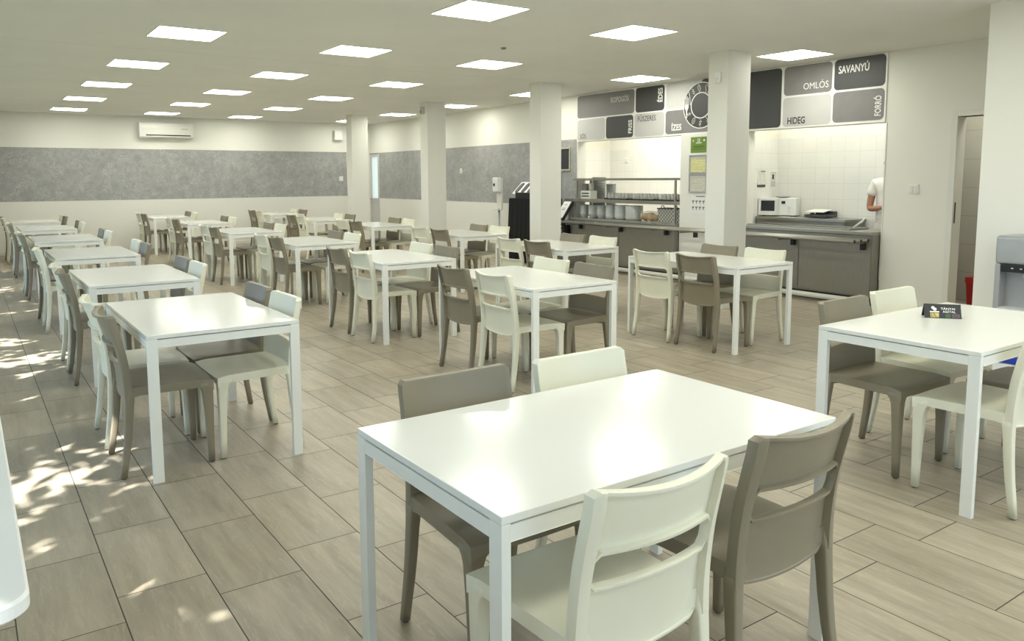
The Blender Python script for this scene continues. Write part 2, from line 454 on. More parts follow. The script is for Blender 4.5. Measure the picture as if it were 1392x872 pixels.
MB().box(XR + 0.02, XR + 0.028, 17.785, 18.18, 1.00, 2.03).build('glass_pane', 'frost', dr)
MB().box(x0 - 0.008, x0, 17.72, 18.225, 2.10, 2.125).build('door_head', 'frame_al', dr)
MB().tube([(x0 - 0.01, 18.15, 0.98), (x0 - 0.05, 18.15, 0.98), (x0 - 0.05, 18.06, 0.98)], 0.009).build('door_handle', 'frame_al', dr)

# ------------------------------------------------------------------ ceiling lights
def make_lamp(name, label, mat):
    t = thing(name, label, 'ceiling light', (0, 0, HC))
    MB().poly([(-.29, -.29, -.006), (.29, -.29, -.006), (.29, .29, -.006), (-.29, .29, -.006)], [(0, 3, 2, 1)]).build('diffuser', mat, t)
    f = MB()
    for a in (-1, 1):
        f.box(a * .29, a * .30, -.30, .30, -.009, 0); f.box(-.29, .29, a * .29, a * .30, -.009, 0)
    f.build('frame', 'white', t)
    return t
lampcols = {
 'window-side': [(1.84, 5.51), (1.843, 7.823), (1.822, 10.146), (1.814, 12.488), (1.808, 14.802), (1.804, 17.103)],
 'second': [(3.62, 5.51), (3.603, 7.921), (3.565, 10.253), (3.542, 12.61), (3.527, 14.93), (3.503, 17.222)],
 'third': [(5.387, 5.543), (5.372, 7.98), (5.34, 10.362), (5.29, 12.682), (5.257, 14.973), (5.226, 17.315)],
 'serving-side': [(7.897, 5.545), (7.925, 8.007), (7.888, 10.401), (7.87, 12.818), (7.811, 15.117), (7.736, 17.307)]}
ORD6 = ['sixth', 'fifth', 'fourth', 'third', 'second', 'first']
lamp0 = None
for cn, pts in lampcols.items():
    for i, (x, y) in enumerate(pts):
        lab = 'square white ceiling light, %s from the far wall in the %s line of lights' % (ORD6[i], cn)
        if lamp0 is None:
            lamp0 = make_lamp('ceiling_light', lab, 'lamp'); lamp0.location = (x, y, HC); lamp0['group'] = 'ceiling light panels'
        else: dup(lamp0, (x, y, HC), 0, lab, 'ceiling light panels')
for i, y in enumerate((3.1, 0.7, -1.6)):  # extra rows added out of view to light the near area
    for cn, x in (('window-side', 1.84), ('second', 3.6), ('third', 5.38)):
        dup(lamp0, (x, y, HC), 0, 'added square white ceiling light, unseen, over the camera end of the room', 'added ceiling lights out of view')
for mt_, pts, lb in (('klamp', ((9.08, 5.15), (9.08, 6.35)), 'square white ceiling light inside the kitchen behind the right hatch'), ('plamp', ((9.6, 8.2), (9.6, 10.0)), 'square white ceiling light inside the kitchen behind the left hatch')):
    kl = None
    for x, y in pts:
        if kl is None:
            kl = make_lamp('kitchen_light', lb, mt_); kl.location = (x, y, HC); kl['group'] = lb.replace('light', 'lights')
        else: dup(kl, (x, y, HC))
dup(lamp0, (9.25, 3.75, HC), 0, 'added square ceiling light, unseen, inside the corridor behind the door', 'added corridor ceiling lights')  # two unseen lights added to brighten the corridor
cl = dup(lamp0, (10.5, 3.8, HC), 0, 'added square ceiling light, unseen, inside the corridor behind the door', 'added corridor ceiling lights')

# ------------------------------------------------------------------ tables
TL, TW, TH = 1.262, 0.757, 0.735
def make_table():
    t = thing('dining_table', '', 'table')
    x, y = TL / 2, TW / 2
    MB().bbox(-x, x, -y, y, TH - 0.020, TH, 0.0025, 2).build('tabletop', 'table', t)
    a = MB(); g = TH - 0.0235
    for s in (-1, 1):
        a.bbox(-x + 0.024, x - 0.024, s * (y - 0.020) - 0.0, s * (y - 0.001), g - 0.040, g, 0.0015)
        a.bbox(s * (x - 0.020), s * (x - 0.001), -y + 0.048, y - 0.048, g - 0.040, g, 0.0015)
    a.box(-x + 0.03, x - 0.03, -y + 0.03, y - 0.03, TH - 0.026, TH - 0.0195)
    a.build('apron', 'tmetal', t)
    for sx in (-1, 1):
        for sy in (-1, 1):
            MB().bbox(sx * x - (0.026 if sx > 0 else 0), sx * x + (0.026 if sx < 0 else 0),
                      sy * y - (0.05 if sy > 0 else 0), sy * y + (0.05 if sy < 0 else 0), 0.0, TH - 0.0205, 0.0018).build('leg', 'tmetal', t)
    return t

# ------------------------------------------------------------------ chairs
def interp(tab, z):
    for (z0, v0), (z1, v1) in zip(tab, tab[1:]):
        if z <= z1:
            k = (z - z0) / (z1 - z0); k = max(0, min(1, k)); return v0 + (v1 - v0) * k
    return tab[-1][1]
def smooth(tab, z, h=0.05):
    return sum(interp(tab, z + d * h) for d in (-1, -0.5, 0, 0.5, 1)) / 5
REAR_Y = [(0.0, -0.232), (0.12, -0.212), (0.25, -0.196), (0.40, -0.186), (0.50, -0.187), (0.62, -0.200), (0.82, -0.245)]   # rear face of the upright
HALF = [(0.0, 0.230), (0.20, 0.224), (0.43, 0.218), (0.82, 0.212)]
ZTOP = 0.822
def make_chair(glides=True):
    t = thing('dining_chair', '', 'chair')
    # backrest: side uprights, a tall upper panel, a slot and a lower panel, dished front to back
    N = 30
    us = sorted(set([-1 + 2 * i / N for i in range(N + 1)] + [-0.878, -0.865, 0.865, 0.878]))
    def sag(z): return 0.040 * min(1, max(0, (z - 0.36) / 0.42)) + 0.012
    def half(z): return smooth(HALF, z)
    def zt(u):
        e = max(0, abs(u) - 0.93) / 0.07
        return ZTOP - 0.014 * (1 - math.sqrt(max(0, 1 - e * e))) - 0.015 * (1 - u * u)
    def zb(u):
        a = abs(u)
        arch = 0.392 - 0.016 * (1 - (a / 0.86) ** 2) if a < 0.86 else 0.392
        if 0.72 < a <= 0.866: arch += 0.022 * ((a - 0.72) / 0.145) ** 2
        return arch if a <= 0.866 else 0.395
    def slot(u):
        a = abs(u); e = max(0, a - 0.77) / 0.095; e = min(e, 1); c = 0.018 * (1 - math.sqrt(max(0, 1 - e * e)))
        return 0.580 + c, 0.662 - c
    def surf(u, z, back):
        y = smooth(REAR_Y, z) + 0.030 - sag(z) * (1 - u * u)
        x = u * half(z)
        if back is None: return (x, y, z)
        s0, s1 = slot(u); a = abs(u)
        d = min(abs(z - zt(u)), abs(z - s0), abs(z - s1))
        th = 0.026 if d < 0.0105 else 0.010
        if z < zb(u) + 0.008: th = 0.014
        if a > 0.87: th = 0.033
        # side returns are deepest at the middle height
        return (x, y - th, z)
    def zrows(u, g):
        s0, s1 = slot(u)
        if g == 0:
            lo, hi = zb(u), s0; h = hi - lo; return [lo, lo + 0.007, lo + 0.009] + [lo + 0.009 + (h - 0.0205) * q for q in (0.2, 0.4, 0.6, 0.8)] + [hi - 0.0115, hi - 0.0095, hi]
        elif g == 1:
            lo, hi = s0, s1; ks = (0, 0.5, 1)
        else:
            lo, hi = s1, zt(u); h = hi - lo; return [lo, lo + 0.0095, lo + 0.0115] + [lo + 0.0115 + (h - 0.023) * q for q in (0.2, 0.4, 0.6, 0.8)] + [hi - 0.0115, hi - 0.0095, hi]
        return [lo + (hi - lo) * q for q in ks]
    bm = bmesh.new(); cache = {}
    def vert(u, z, side):
        key = (round(u, 4), round(z, 5), side)
        if key not in cache: cache[key] = bm.verts.new(surf(u, z, None if side == 0 else True))
        return cache[key]
    cells = []
    for i in range(len(us) - 1):
        u0, u1 = us[i], us[i + 1]
        for g in range(3):
            if g == 1 and abs(u0 + u1) / 2 < 0.864: continue
            r0, r1 = zrows(u0, g), zrows(u1, g)
            for q in range(len(r0) - 1):
                cells.append(((u0, r0[q]), (u1, r1[q]), (u1, r1[q + 1]), (u0, r0[q + 1])))
    edges = {}
    for c in cells:
        for side in (0, 1):
            try:
                f = bm.faces.new([vert(u, z, side) for u, z in (c if side == 0 else c[::-1])]); f.smooth = True
            except ValueError: pass
        for a, b2 in zip(c, c[1:] + c[:1]):
            ka = (round(a[0], 4), round(a[1], 5)); kb = (round(b2[0], 4), round(b2[1], 5))
            edges.setdefault(frozenset((ka, kb)), []).append((a, b2))
    for kk, lst in edges.items():
        if len(lst) == 1 and len(kk) == 2:
            a, b2 = lst[0]
            try:
                f = bm.faces.new([vert(*a, 0), vert(*a, 1), vert(*b2, 1), vert(*b2, 0)])
            except ValueError: pass
    bmesh.ops.remove_doubles(bm, verts=bm.verts[:], dist=1e-5)
    bmesh.ops.recalc_face_normals(bm, faces=bm.faces[:])
    sharp = [e for e in bm.edges if len(e.link_faces) == 2 and e.calc_face_angle(0) > 0.9]
    bmesh.ops.bevel(bm, geom=sharp, offset=0.0011, segments=2, affect='EDGES', profile=0.5, clamp_overlap=True)
    for f in bm.faces: f.smooth = True
    for e in bm.edges:
        if len(e.link_faces) == 2 and e.calc_face_angle(0) > 0.62: e.smooth = False
    me = bpy.data.meshes.new('backrest'); bm.to_mesh(me); bm.free(); me.materials.append(M['cwhite'])
    ob = bpy.data.objects.new('backrest', me); C.objects.link(ob); ob.parent = t
    # seat: dished top, rounded rim, skirt along the sides
    nx, ny = 14, 14
    def edge(v):   # v 0 rear..1 front
        return 0.214 + 0.020 * v
    Y0, Y1 = -0.176, 0.232
    def top(u, v):
        x = u * edge(v); y = Y0 + (Y1 - Y0) * v
        bow = 0.010 * (1 - u * u)
        if v > 0.5: y += bow * (v - 0.5) * 2
        z = 0.456 - 0.012 * (1 - u ** 4) * math.sin(PI * min(1, v * 1.02)) ** 0.7
        z -= 0.010 * max(0, (v - 0.82) / 0.18) ** 2
        z += 0.004 * (1 - v)
        rim = max(abs(u), 2 * v - 1)
        z -= 0.004 * max(0, (rim - 0.93) / 0.07) ** 2
        return (x, y, z)
    vs = [top(-1 + 2 * i / nx, j / ny) for j in range(ny + 1) for i in range(nx + 1)]
    W = nx + 1
    ring = [i for i in range(W)] + [j * W + nx for j in range(1, ny + 1)] + [ny * W + i for i in range(nx - 1, -1, -1)] + [j * W for j in range(ny - 1, 0, -1)]
    seat = MB()
    fs = [(j * W + i, j * W + i + 1, (j + 1) * W + i + 1, (j + 1) * W + i) for j in range(ny) for i in range(nx)]
    base = len(vs)
    low = [(vs[i][0] * 1.004, vs[i][1], 0.444) for i in ring]
    skirt = []
    for i in ring:
        x, y, z = vs[i]
        # skirt is deeper towards the legs (rounded brackets)
        uu = abs(x) / edge((y - Y0) / (Y1 - Y0)); vv = (y - Y0) / (Y1 - Y0)
        near = 0.0
        if uu > 0.97: near = max(0, 1 - (1 - vv) / 0.16) if vv > 0.5 else max(0, 1 - vv / 0.14)
        else: near = max(0, 1 - (1 - uu) / 0.20)
        zz = 0.412 - 0.020 * near * near
        skirt.append((x * 0.998, y * 0.999, zz))
    inn = [(x * 0.93, y * 0.93 + 0.002, z + 0.002) for x, y, z in skirt]
    inn2 = [(x * 0.93, y * 0.93 + 0.002, 0.436) for x, y, z in skirt]
    n = len(ring); allv = vs + low + skirt + inn + inn2
    def strip(o0, o1, idx0=None):
        for q in range(n):
            a = (idx0[q] if idx0 else o0 + q); b2 = (idx0[(q + 1) % n] if idx0 else o0 + (q + 1) % n)
            fs.append((a, b2, o1 + (q + 1) % n, o1 + q))
    strip(0, base, ring); strip(base, base + n); strip(base + n, base + 2 * n); strip(base + 2 * n, base + 3 * n)
    fs.append([base + 3 * n + q for q in range(n)])
    seat.poly(allv, fs, True)
    so = seat.build('seat', 'cwhite', t)
    m2 = so.modifiers.new('Edge', 'EDGE_SPLIT'); m2.split_angle = 0.9
    # apply the split on the mesh itself
    dg = bpy.context.evaluated_depsgraph_get(); me2 = bpy.data.meshes.new_from_object(so.evaluated_get(dg)); so.modifiers.clear(); so.data = me2
    # legs
    def leg_rings(path):
        R = []
        for (x, y, z, wx, wy) in path:
            r = 0.006; pts = []
            for cx, cy, a0 in ((wx / 2 - r, wy / 2 - r, 0), (-wx / 2 + r, wy / 2 - r, PI / 2), (-wx / 2 + r, -wy / 2 + r, PI), (wx / 2 - r, -wy / 2 + r, 1.5 * PI)):
                for q in range(3):
                    a = a0 + q * PI / 4; pts.append((x + cx + r * math.cos(a), y + cy + r * math.sin(a), z))
            R.append(pts)
        return R
    for s in (-1, 1):
        path = []
        for z, wx, wy in ((0.006, .028, .030), (0.10, .031, .034), (0.24, .037, .040), (0.33, .042, .046), (0.375, .046, .050), (0.398, .054, .058), (0.412, .068, .070), (0.436, .070, .072)):
            xo = 0.222 + 0.011 * min(1, z / 0.42); yo = 0.226 + 0.004 * z / 0.42
            path.append((s * (xo - wx / 2), yo - wy / 2, z, wx, wy))
        l = MB().rings(leg_rings(path)).build('leg', 'cwhite', t)
        if glides: MB().lathe([(0.011, 0.0), (0.011, 0.007)], 10, (path[0][0], path[0][1], 0), caps=True).build('foot_glide', 'cfoot', l)
        path = []
        for z, wx, wy in ((0.006, .028, .030), (0.08, .030, .032), (0.16, .032, .034), (0.25, .034, .036), (0.33, .035, .038), (0.375, .037, .040), (0.400, .037, .042), (0.445, .028, .034)):
            e_ = max(0.0, min(1.0, (z - 0.15) / 0.22)) if z < 0.42 else -1.2; yo = smooth(REAR_Y, z) - 0.0042 * e_; hw = smooth(HALF, z) + 0.0012 * e_; wy += 0.003 * max(e_, 0)
            path.append((s * (hw - wx / 2), yo + wy / 2, z, wx, wy))
        l = MB().rings(leg_rings(path)).build('leg', 'cwhite', t)
        if glides: MB().lathe([(0.011, 0.0), (0.011, 0.007)], 10, (path[0][0], path[0][1], 0), caps=True).build('foot_glide', 'cfoot', l)
    return t
tproto = make_table(); tused = [0]
cproto = {('w', True): make_chair(True)}
cproto[('t', True)] = dup(cproto[('w', True)], (0, 0, 0)); swap_mat(cproto[('t', True)], 'cwhite', 'ctaupe')
def clone_plain(src):
    r = src.copy(); C.objects.link(r)
    for ch in list(src.children):
        c = ch.copy(); C.objects.link(c); c.parent = r
    return r
cproto[('w', False)] = clone_plain(cproto[('w', True)]); cproto[('t', False)] = clone_plain(cproto[('t', True)])
cused = set()
def place_chair(col, near, x, y, rz, label, group):
    key = (col, near); p = cproto[key]
    if key not in cused:
        cused.add(key); p.location = (x, y, 0); p.rotation_euler = (0, 0, rz); p['label'] = label; p['group'] = group; return p
    return dup(p, (x, y, 0), rz, label, group)
CN = {'w': 'cream white', 't': 'taupe'}
ROWN = {'A': 'window row', 'B': 'middle row', 'C': 'serving-side row'}
ORD = ['nearest', 'second', 'third', 'fourth', 'fifth', 'farthest']
# table centres (x, y); every table in these rows is long in y
rows = {
 'A': [(1.062, 4.594), (1.075, 6.74), (1.075, 9.10), (1.075, 11.60), (1.08, 14.35), (1.08, 16.85)],
 'B': [(3.505, 4.759), (3.41, 6.83), (3.47, 9.17), (3.42, 11.66), (3.50, 14.42), (3.47, 17.1)],
 'C': [(5.612, 4.781), (5.49, 6.85), (5.68, 9.18), (5.65, 11.78), (5.60, 14.05), (5.75, 16.95)]}
# colours: left far, left near, right far, right near
cols = {
 'A': ['wttw', 'wttw', 'twwt', 'wttw', 'wttw', 'twwt'],
 'B': ['twwt', 'twwt', 'wttw', 'wttw', 'wttw', 'wttw'],
 'C': ['wttw', 'wttw', 'wttw', 'wttw', 'twwt', 'twwt']}
# fine offsets (along the table, outward from it, turn in degrees) measured for single chairs
fine = {('B', 1, 2): (0, .014, 0), ('B', 1, 3): (0, .014, 0), ('A', 0, 0): (0, .012, 0), ('A', 0, 1): (0, .012, 0), ('A', 0, 2): (0, -.045, 0), ('A', 0, 3): (0.01, -.045, 0), ('A', 1, 2): (0, -.03, 0), ('A', 1, 3): (0, -.03, 0), ('B', 1, 0): (0, -.055, 0), ('B', 1, 1): (0, -.055, 0), ('B', 0, 1): (0, -.03, 0), ('B', 0, 0): (0, -.02, 0), ('C', 1, 0): (0, -.03, 0), ('C', 1, 1): (0, -.03, 0), ('C', 0, 0): (0, -0.03, 0), ('C', 0, 1): (0, -0.03, 0)}
def put_table(x, y, rz, label):
    if not tused[0]:
        tused[0] = 1; o = tproto; o.location = (x, y, 0); o.rotation_euler = (0, 0, rz); o['label'] = label; o['group'] = 'white dining tables'
    else: o = dup(tproto, (x, y, 0), rz, label, 'white dining tables')
    return o
for rk, lst in rows.items():
    for i, (x, y) in enumerate(lst):
        tn = '%s table in the %s' % (ORD[i], ROWN[rk])
        put_table(x, y, PI / 2, 'white rectangular dining table, %s of six in the %s' % (ORD[i], ROWN[rk]))
        for q, (sx, sy) in enumerate(((-1, 1), (-1, -1), (1, 1), (1, -1))):
            col = cols[rk][i][q]
            dl, do, dr = fine.get((rk, i, q), (0, 0, 0))
            d = TW / 2 - 0.118 + do
            cx_, cy2 = x + sx * d + random.uniform(-.003, .003), y + sy * 0.262 + dl
            rz = (-PI / 2 if sx < 0 else PI / 2) + math.radians(dr + random.uniform(-.8, .8))
            lab = '%s plastic chair, %s side, %s end of the %s' % (CN[col], 'window' if sx < 0 else 'serving-wall', 'far' if sy > 0 else 'near', tn)
            place_chair(col, i < 2, cx_, cy2, rz, lab, 'chairs around the white tables')
# the two tables turned across in front
put_table(1.565, 1.728, 0, 'large white table in the foreground, front centre of the picture')
put_table(4.144, 1.896, 0, 'white table at the right edge carrying the small black card')
for col, x, y, rz, lab in (
    ('t', 1.353, 2.000, PI, 'taupe chair tucked behind the foreground table, at its far left'),
    ('w', 1.886, 1.975, PI, 'cream white chair tucked behind the foreground table, at its far right'),
    ('w', 1.264, 1.420, 0, 'cream white chair in the front, back to the viewer, at the foreground table'),
    ('t', 1.835, 1.445, 0, 'taupe chair in the front, back to the viewer, at the foreground table'),
    ('t', 3.915, 2.165, PI, 'taupe chair behind the table with the black card, beside its left corner'),
    ('w', 4.475, 2.205, PI, 'cream white chair behind the table with the black card, nearest the corridor door'),
    ('w', 3.880, 1.630, 0, 'cream white chair at the right edge, front side of the black card table'),
    ('t', 4.420, 1.640, 0, 'taupe chair mostly hidden under the black card table, front side')):
    place_chair(col, True, x, y, rz, lab, 'chairs around the white tables')

# small tent card on the right table
t = thing('tent_card', 'small black folded card with white lettering on the right white table', 'card', (4.235, 2.035, TH), math.radians(-52))
wd, hh, dp = 0.172, 0.070, 0.040
def leaf(sgn):
    th = 0.0012
    m = MB(); a = [(-wd/2, sgn*dp, 0.001), (wd/2, sgn*dp, 0.001), (wd/2, 0, hh), (-wd/2, 0, hh)]
    off = Vector((0, -sgn * hh, -dp)).normalized() * th
    vs = a + [tuple(Vector(p) + off) for p in a]
    return m.poly(vs, [(0,1,2,3),(7,6,5,4),(0,4,5,1),(1,5,6,2),(2,6,7,3),(3,7,4,0)])
leaf(-1).build('front_leaf', 'black', t); leaf(1).build('rear_leaf', 'black', t)
M['cardw'] = M['signwhite']
nrm = Vector((0, -hh, dp)).normalized(); upv = Vector((0, dp, hh)).normalized()
def on_card(u, v, e=0.0012): return Vector((u, -dp, 0.001)) + upv * v + nrm * e
def card_patch(name, u0, u1, v0, v1, mat):
    p = [on_card(u0, v0), on_card(u1, v0), on_card(u1, v1), on_card(u0, v1)]
    q = [on_card(u0, v0, 0.0002), on_card(u1, v0, 0.0002), on_card(u1, v1, 0.0002), on_card(u0, v1, 0.0002)]
    MB().poly(p + q, [(0,1,2,3),(0,4,5,1),(1,5,6,2),(2,6,7,3),(3,7,4,0)]).build(name, mat, t)
M['pyellow'] = plain('yellow_print_patch', srgb(222, 202, 120), 0.5, var=0.2, nscale=60)
M['pgreen'] = plain('green_print_patch', srgb(70, 110, 60), 0.5, var=0.3, nscale=60)
M['ppurple'] = plain('purple_print_patch', srgb(110, 88, 104), 0.5, var=0.3, nscale=60)
M['pblue'] = plain('blue_print_patch', srgb(40, 52, 70), 0.5, var=0.3, nscale=60)
card_patch('picture', -0.058, -0.018, 0.004, 0.028, 'pyellow')
card_patch('picture', -0.014, 0.008, 0.004, 0.026, 'pblue')
card_patch('picture', 0.012, 0.036, 0.004, 0.024, 'pgreen')
card_patch('picture', 0.042, 0.078, 0.004, 0.026, 'ppurple')
card_patch('logo_bar', -0.060, -0.016, 0.032, 0.038, 'signwhite')
# emblem of two overlapping blobs
em = MB()
for eu, ev, er in ((-0.044, 0.0575, 0.0085), (-0.036, 0.0490, 0.0090)):
    em.poly([tuple(on_card(eu + er * math.cos(2 * PI * q / 14), ev + er * math.sin(2 * PI * q / 14))) for q in range(14)], [list(range(14))])
em.build('emblem', 'signwhite', t)
for u0, u1, u2, u3 in ((-0.0535, -0.0515, -0.0525, -0.0505), (-0.034, -0.031, -0.044, -0.041)):
    q = MB(); q.poly([tuple(on_card(u, v, 0.0016)) for u, v in ((u0, 0.005), (u1, 0.005), (u3, 0.026), (u2, 0.026))], [(0, 1, 2, 3)]); q.build('dark_stripe', 'ink', t)
text('lettering', 'TÁNYAI', 'signwhite', t, on_card(-0.008, 0.0475), (1, 0, 0), upv, 0.066, 0.0115, 0.012, 0.0002)
text('lettering', 'ASZTAL', 'signwhite', t, on_card(0.000, 0.0310), (1, 0, 0), upv, 0.060, 0.0115, 0.012, 0.0002)

# ------------------------------------------------------------------ serving wall mural
mural = thing('wall_mural', 'long grey and white food-word panel above the two serving hatches', 'wall sign', (XR, 7.5, 2.08))
def wl(y, z, dx): return (-dx, y - 7.5, z - 2.08)          # local coordinates on the mural
def flat(m, pts, d0, d1, smooth=False):
    n = len(pts)
    a = [wl(y, z, d1) for y, z in pts]; b2 = [wl(y, z, d0) for y, z in pts]
    m.poly(a + b2, [list(range(n)), list(range(2 * n - 1, n - 1, -1))] + [(i, (i + 1) % n, n + (i + 1) % n, n + i) for i in range(n)])
    return m
def rrect(y0, y1, z0, z1, r):
    out = []
    for cy, cz, a0 in ((y1 - r, z1 - r, 0), (y0 + r, z1 - r, PI / 2), (y0 + r, z0 + r, PI), (y1 - r, z0 + r, 1.5 * PI)):
        for q in range(6):
            a = a0 + q * PI / 10; out.append((cy + r * math.cos(a), cz + r * math.sin(a)))
    return out
flat(MB(), [(4.862, 2.081), (10.165, 2.081), (10.165, 2.843), (4.862, 2.843)], 0.0, 0.012).build('backing_board', 'signwhite', mural)
fields = [('mgrey', 8.815, 10.150, 2.462, 2.826), ('lgrey', 9.475, 10.150, 2.095, 2.436), ('dgrey', 8.835, 9.445, 2.100, 2.440),
          ('dgrey', 8.195, 8.785, 2.462, 2.830), ('lgrey', 8.195, 8.805, 2.098, 2.440), ('lgrey', 7.30, 8.160, 2.470, 2.832),
          ('mgrey', 6.88, 8.165, 2.106, 2.440), ('dgrey', 6.88, 7.50, 2.470, 2.832), ('dgrey', 6.215, 6.855, 2.100, 2.832),
          ('mgrey', 5.530, 6.180, 2.480, 2.832), ('lgrey', 5.530, 6.185, 2.100, 2.455), ('dgrey', 4.880, 5.500, 2.485, 2.836),
          ('mgrey', 4.880, 5.505, 2.110, 2.460)]
for mt, y0, y1, z0, z1 in fields:
    flat(MB(), rrect(y0, y1, z0, z1, 0.05), 0.011, 0.0145 if not (mt == 'dgrey' and y0 == 6.88) else 0.0150).build('color_field', mt, mural)
words = [('ROPOGÓS', 'lgrey', 9.335, 2.660, 0.40, 0.082, 0.022, 'h'), ('SÓS', 'ink', 10.075, 2.128, 0.145, 0.075, 0.0, 'h'),
         ('FRISS', 'signwhite', 8.862, 2.160, 0.205, 0.075, 0.022, 'v'), ('ÉDES', 'signwhite', 8.235, 2.585, 0.205, 0.085, 0.025, 'v'),
         ('FŰSZERES', 'ink', 8.735, 2.325, 0.375, 0.080, 0.0, 'h'), ('ÍZES', 'signwhite', 8.045, 2.155, 0.19, 0.085, 0.025, 'h'),
         ('OMLÓS', 'signwhite', 5.905, 2.535, 0.335, 0.078, 0.0, 'h'), ('HIDEG', 'ink', 6.115, 2.130, 0.245, 0.082, 0.02, 'h'),
         ('SAVANYÚ', 'signwhite', 5.448, 2.675, 0.375, 0.085, 0.02, 'h'), ('FORRÓ', 'signwhite', 4.915, 2.155, 0.225, 0.072, 0.02, 'v')]
for body, mt, y, z, ln, hh_, bold, mode in words:
    text('lettering', body, mt, mural, wl(y, z, 0.0155), (0, -1, 0) if mode == 'h' else (0, 0, 1), (0, 0, 1) if mode == 'h' else (0, 1, 0), ln, hh_, bold)
# round plate graphic with cutlery and food outlines
def ring2(y, z, r0, r1, d0, d1, n=48):
    m = MB(); R = []
    for r, d in ((r0, d0), (r0, d1), (r1, d1), (r1, d0)):
        R.append([wl(y + r * math.cos(2 * PI * k / n), z + r * math.sin(2 * PI * k / n), d) for k in range(n)])
    R.append(R[0]); return m.rings(R, True, False, False)
PCY, PCZ = 7.505, 2.475
flat(MB(), [(PCY + 0.315 * math.cos(2 * PI * k / 48), PCZ + 0.315 * math.sin(2 * PI * k / 48)) for k in range(48)], 0.012, 0.0175).build('plate_disc', 'dgrey', mural)
pl = MB(); 
for r0, r1 in ((0.308, 0.320), (0.168, 0.182)):
    q = ring2(PCY, PCZ, r0, r1, 0.014, 0.0195); pl.poly(q.v, q.f)
def stroke(m, pts, wdt=0.008):
    for (y0, z0), (y1, z1) in zip(pts, pts[1:]):
        L = math.hypot(y1 - y0, z1 - z0) or 1e-6; ny, nz = -(z1 - z0) / L * wdt / 2, (y1 - y0) / L * wdt / 2
        ey, ez = (y1 - y0) / L * wdt * .4, (z1 - z0) / L * wdt * .4
        flat(m, [(y0 - ey + ny, z0 - ez + nz), (y1 + ey + ny, z1 + ez + nz), (y1 + ey - ny, z1 + ez - nz), (y0 - ey - ny, z0 - ez - nz)], 0.016, 0.0195)
# fork on the left of the plate
fy = PCY + 0.255
for k in range(4): stroke(pl, [(fy + 0.045 - 0.024 * k, PCZ + 0.15 - abs(k - 1.5) * 0.02), (fy + 0.040 - 0.022 * k, PCZ + 0.02)], 0.010)
flat(pl, [(fy + 0.045, PCZ + 0.03), (fy + 0.040, PCZ - 0.02), (fy + 0.014, PCZ - 0.06), (fy + 0.006, PCZ - 0.16), (fy - 0.010, PCZ - 0.16), (fy - 0.008, PCZ - 0.06), (fy - 0.030, PCZ - 0.02), (fy - 0.034, PCZ + 0.03)], 0.016, 0.0195)
stroke(pl, [(fy - 0.035, PCZ + 0.20), (fy - 0.055, PCZ + 0.12), (fy - 0.062, PCZ + 0.02)])
for a, kind in ((62, 0), (38, 1), (98, 1), (-52, 0), (-88, 2), (-122, 1), (-20, 2), (14, 0), (128, 2), (-150, 2)):
    a0 = math.radians(a); rx, rz = math.cos(a0), math.sin(a0); tx, tz = -rz, rx
    def at(r, t_): return (PCY - (rx * r + tx * t_), PCZ + rz * r + tz * t_)
    if kind == 0: stroke(pl, [at(0.185, -.03), at(0.235, -.028), at(0.25, -.052), at(0.285, -.045), at(0.292, -.012), at(0.268, 0.0), at(0.292, 0.018), at(0.275, 0.05), at(0.245, 0.042), at(0.215, 0.014), at(0.185, 0.01)], 0.0055)
    elif kind == 1: stroke(pl, [at(0.19, 0.0), at(0.225, -.022), at(0.27, -.016), at(0.292, 0.008), at(0.262, 0.03), at(0.222, 0.022), at(0.19, 0.0)], 0.005); stroke(pl, [at(0.225, 0.0), at(0.275, 0.006)], 0.004)
    else: stroke(pl, [at(0.195, -.012), at(0.232, 0.010), at(0.222, -.030), at(0.262, 0.0), at(0.255, -.034), at(0.295, -.008)], 0.005)
pl.build('plate_outline', 'signwhite', mural)

# ------------------------------------------------------------------ notices on the pier between the hatches
PX = XR - 0.09
def wallsheet(name, label, cat, y0, y1, z0, z1, mat, x=PX, th=0.003):
    o = MB().box(x - th, x, y0, y1, z0, z1).build(name, mat); return tag(o, label, cat)
g = thing('notice', 'green notice with white symbols on the pier left of the column', 'notice', (PX, 7.46, 1.82))
MB().box(-0.004, 0, -0.135, 0.145, 0, 0.215).build('card', 'green', g)
s = MB()
s.box(-0.006, -0.004, -0.02, 0.02, 0.150, 0.158); s.box(-0.006, -0.004, -0.02, 0.02, 0.182, 0.190); s.box(-0.006, -0.004, -0.02, -0.013, 0.15, 0.19); s.box(-0.006, -0.004, 0.013, 0.02, 0.15, 0.19)
for dy in (0.10, ): s.box(-0.006, -0.004, dy - 0.012, dy + 0.012, 0.160, 0.170); s.box(-0.006, -0.004, dy - 0.005, dy + 0.005, 0.150, 0.180)
s.poly([(-0.006, -0.075, 0.155), (-0.006, -0.115, 0.155), (-0.006, -0.095, 0.190)], [(0, 1, 2)])
s.build('symbols', 'signwhite', g)
s = MB(); s.box(-0.006, -0.004, -0.05, 0.05, 0.128, 0.139); s.build('white_line', 'signwhite', g)
s = MB(); s.box(-0.006, -0.004, -0.10, 0.09, 0.075, 0.088); s.box(-0.006, -0.004, -0.12, 0.12, 0.045, 0.050); s.build('green_line', 'dgreen', g)
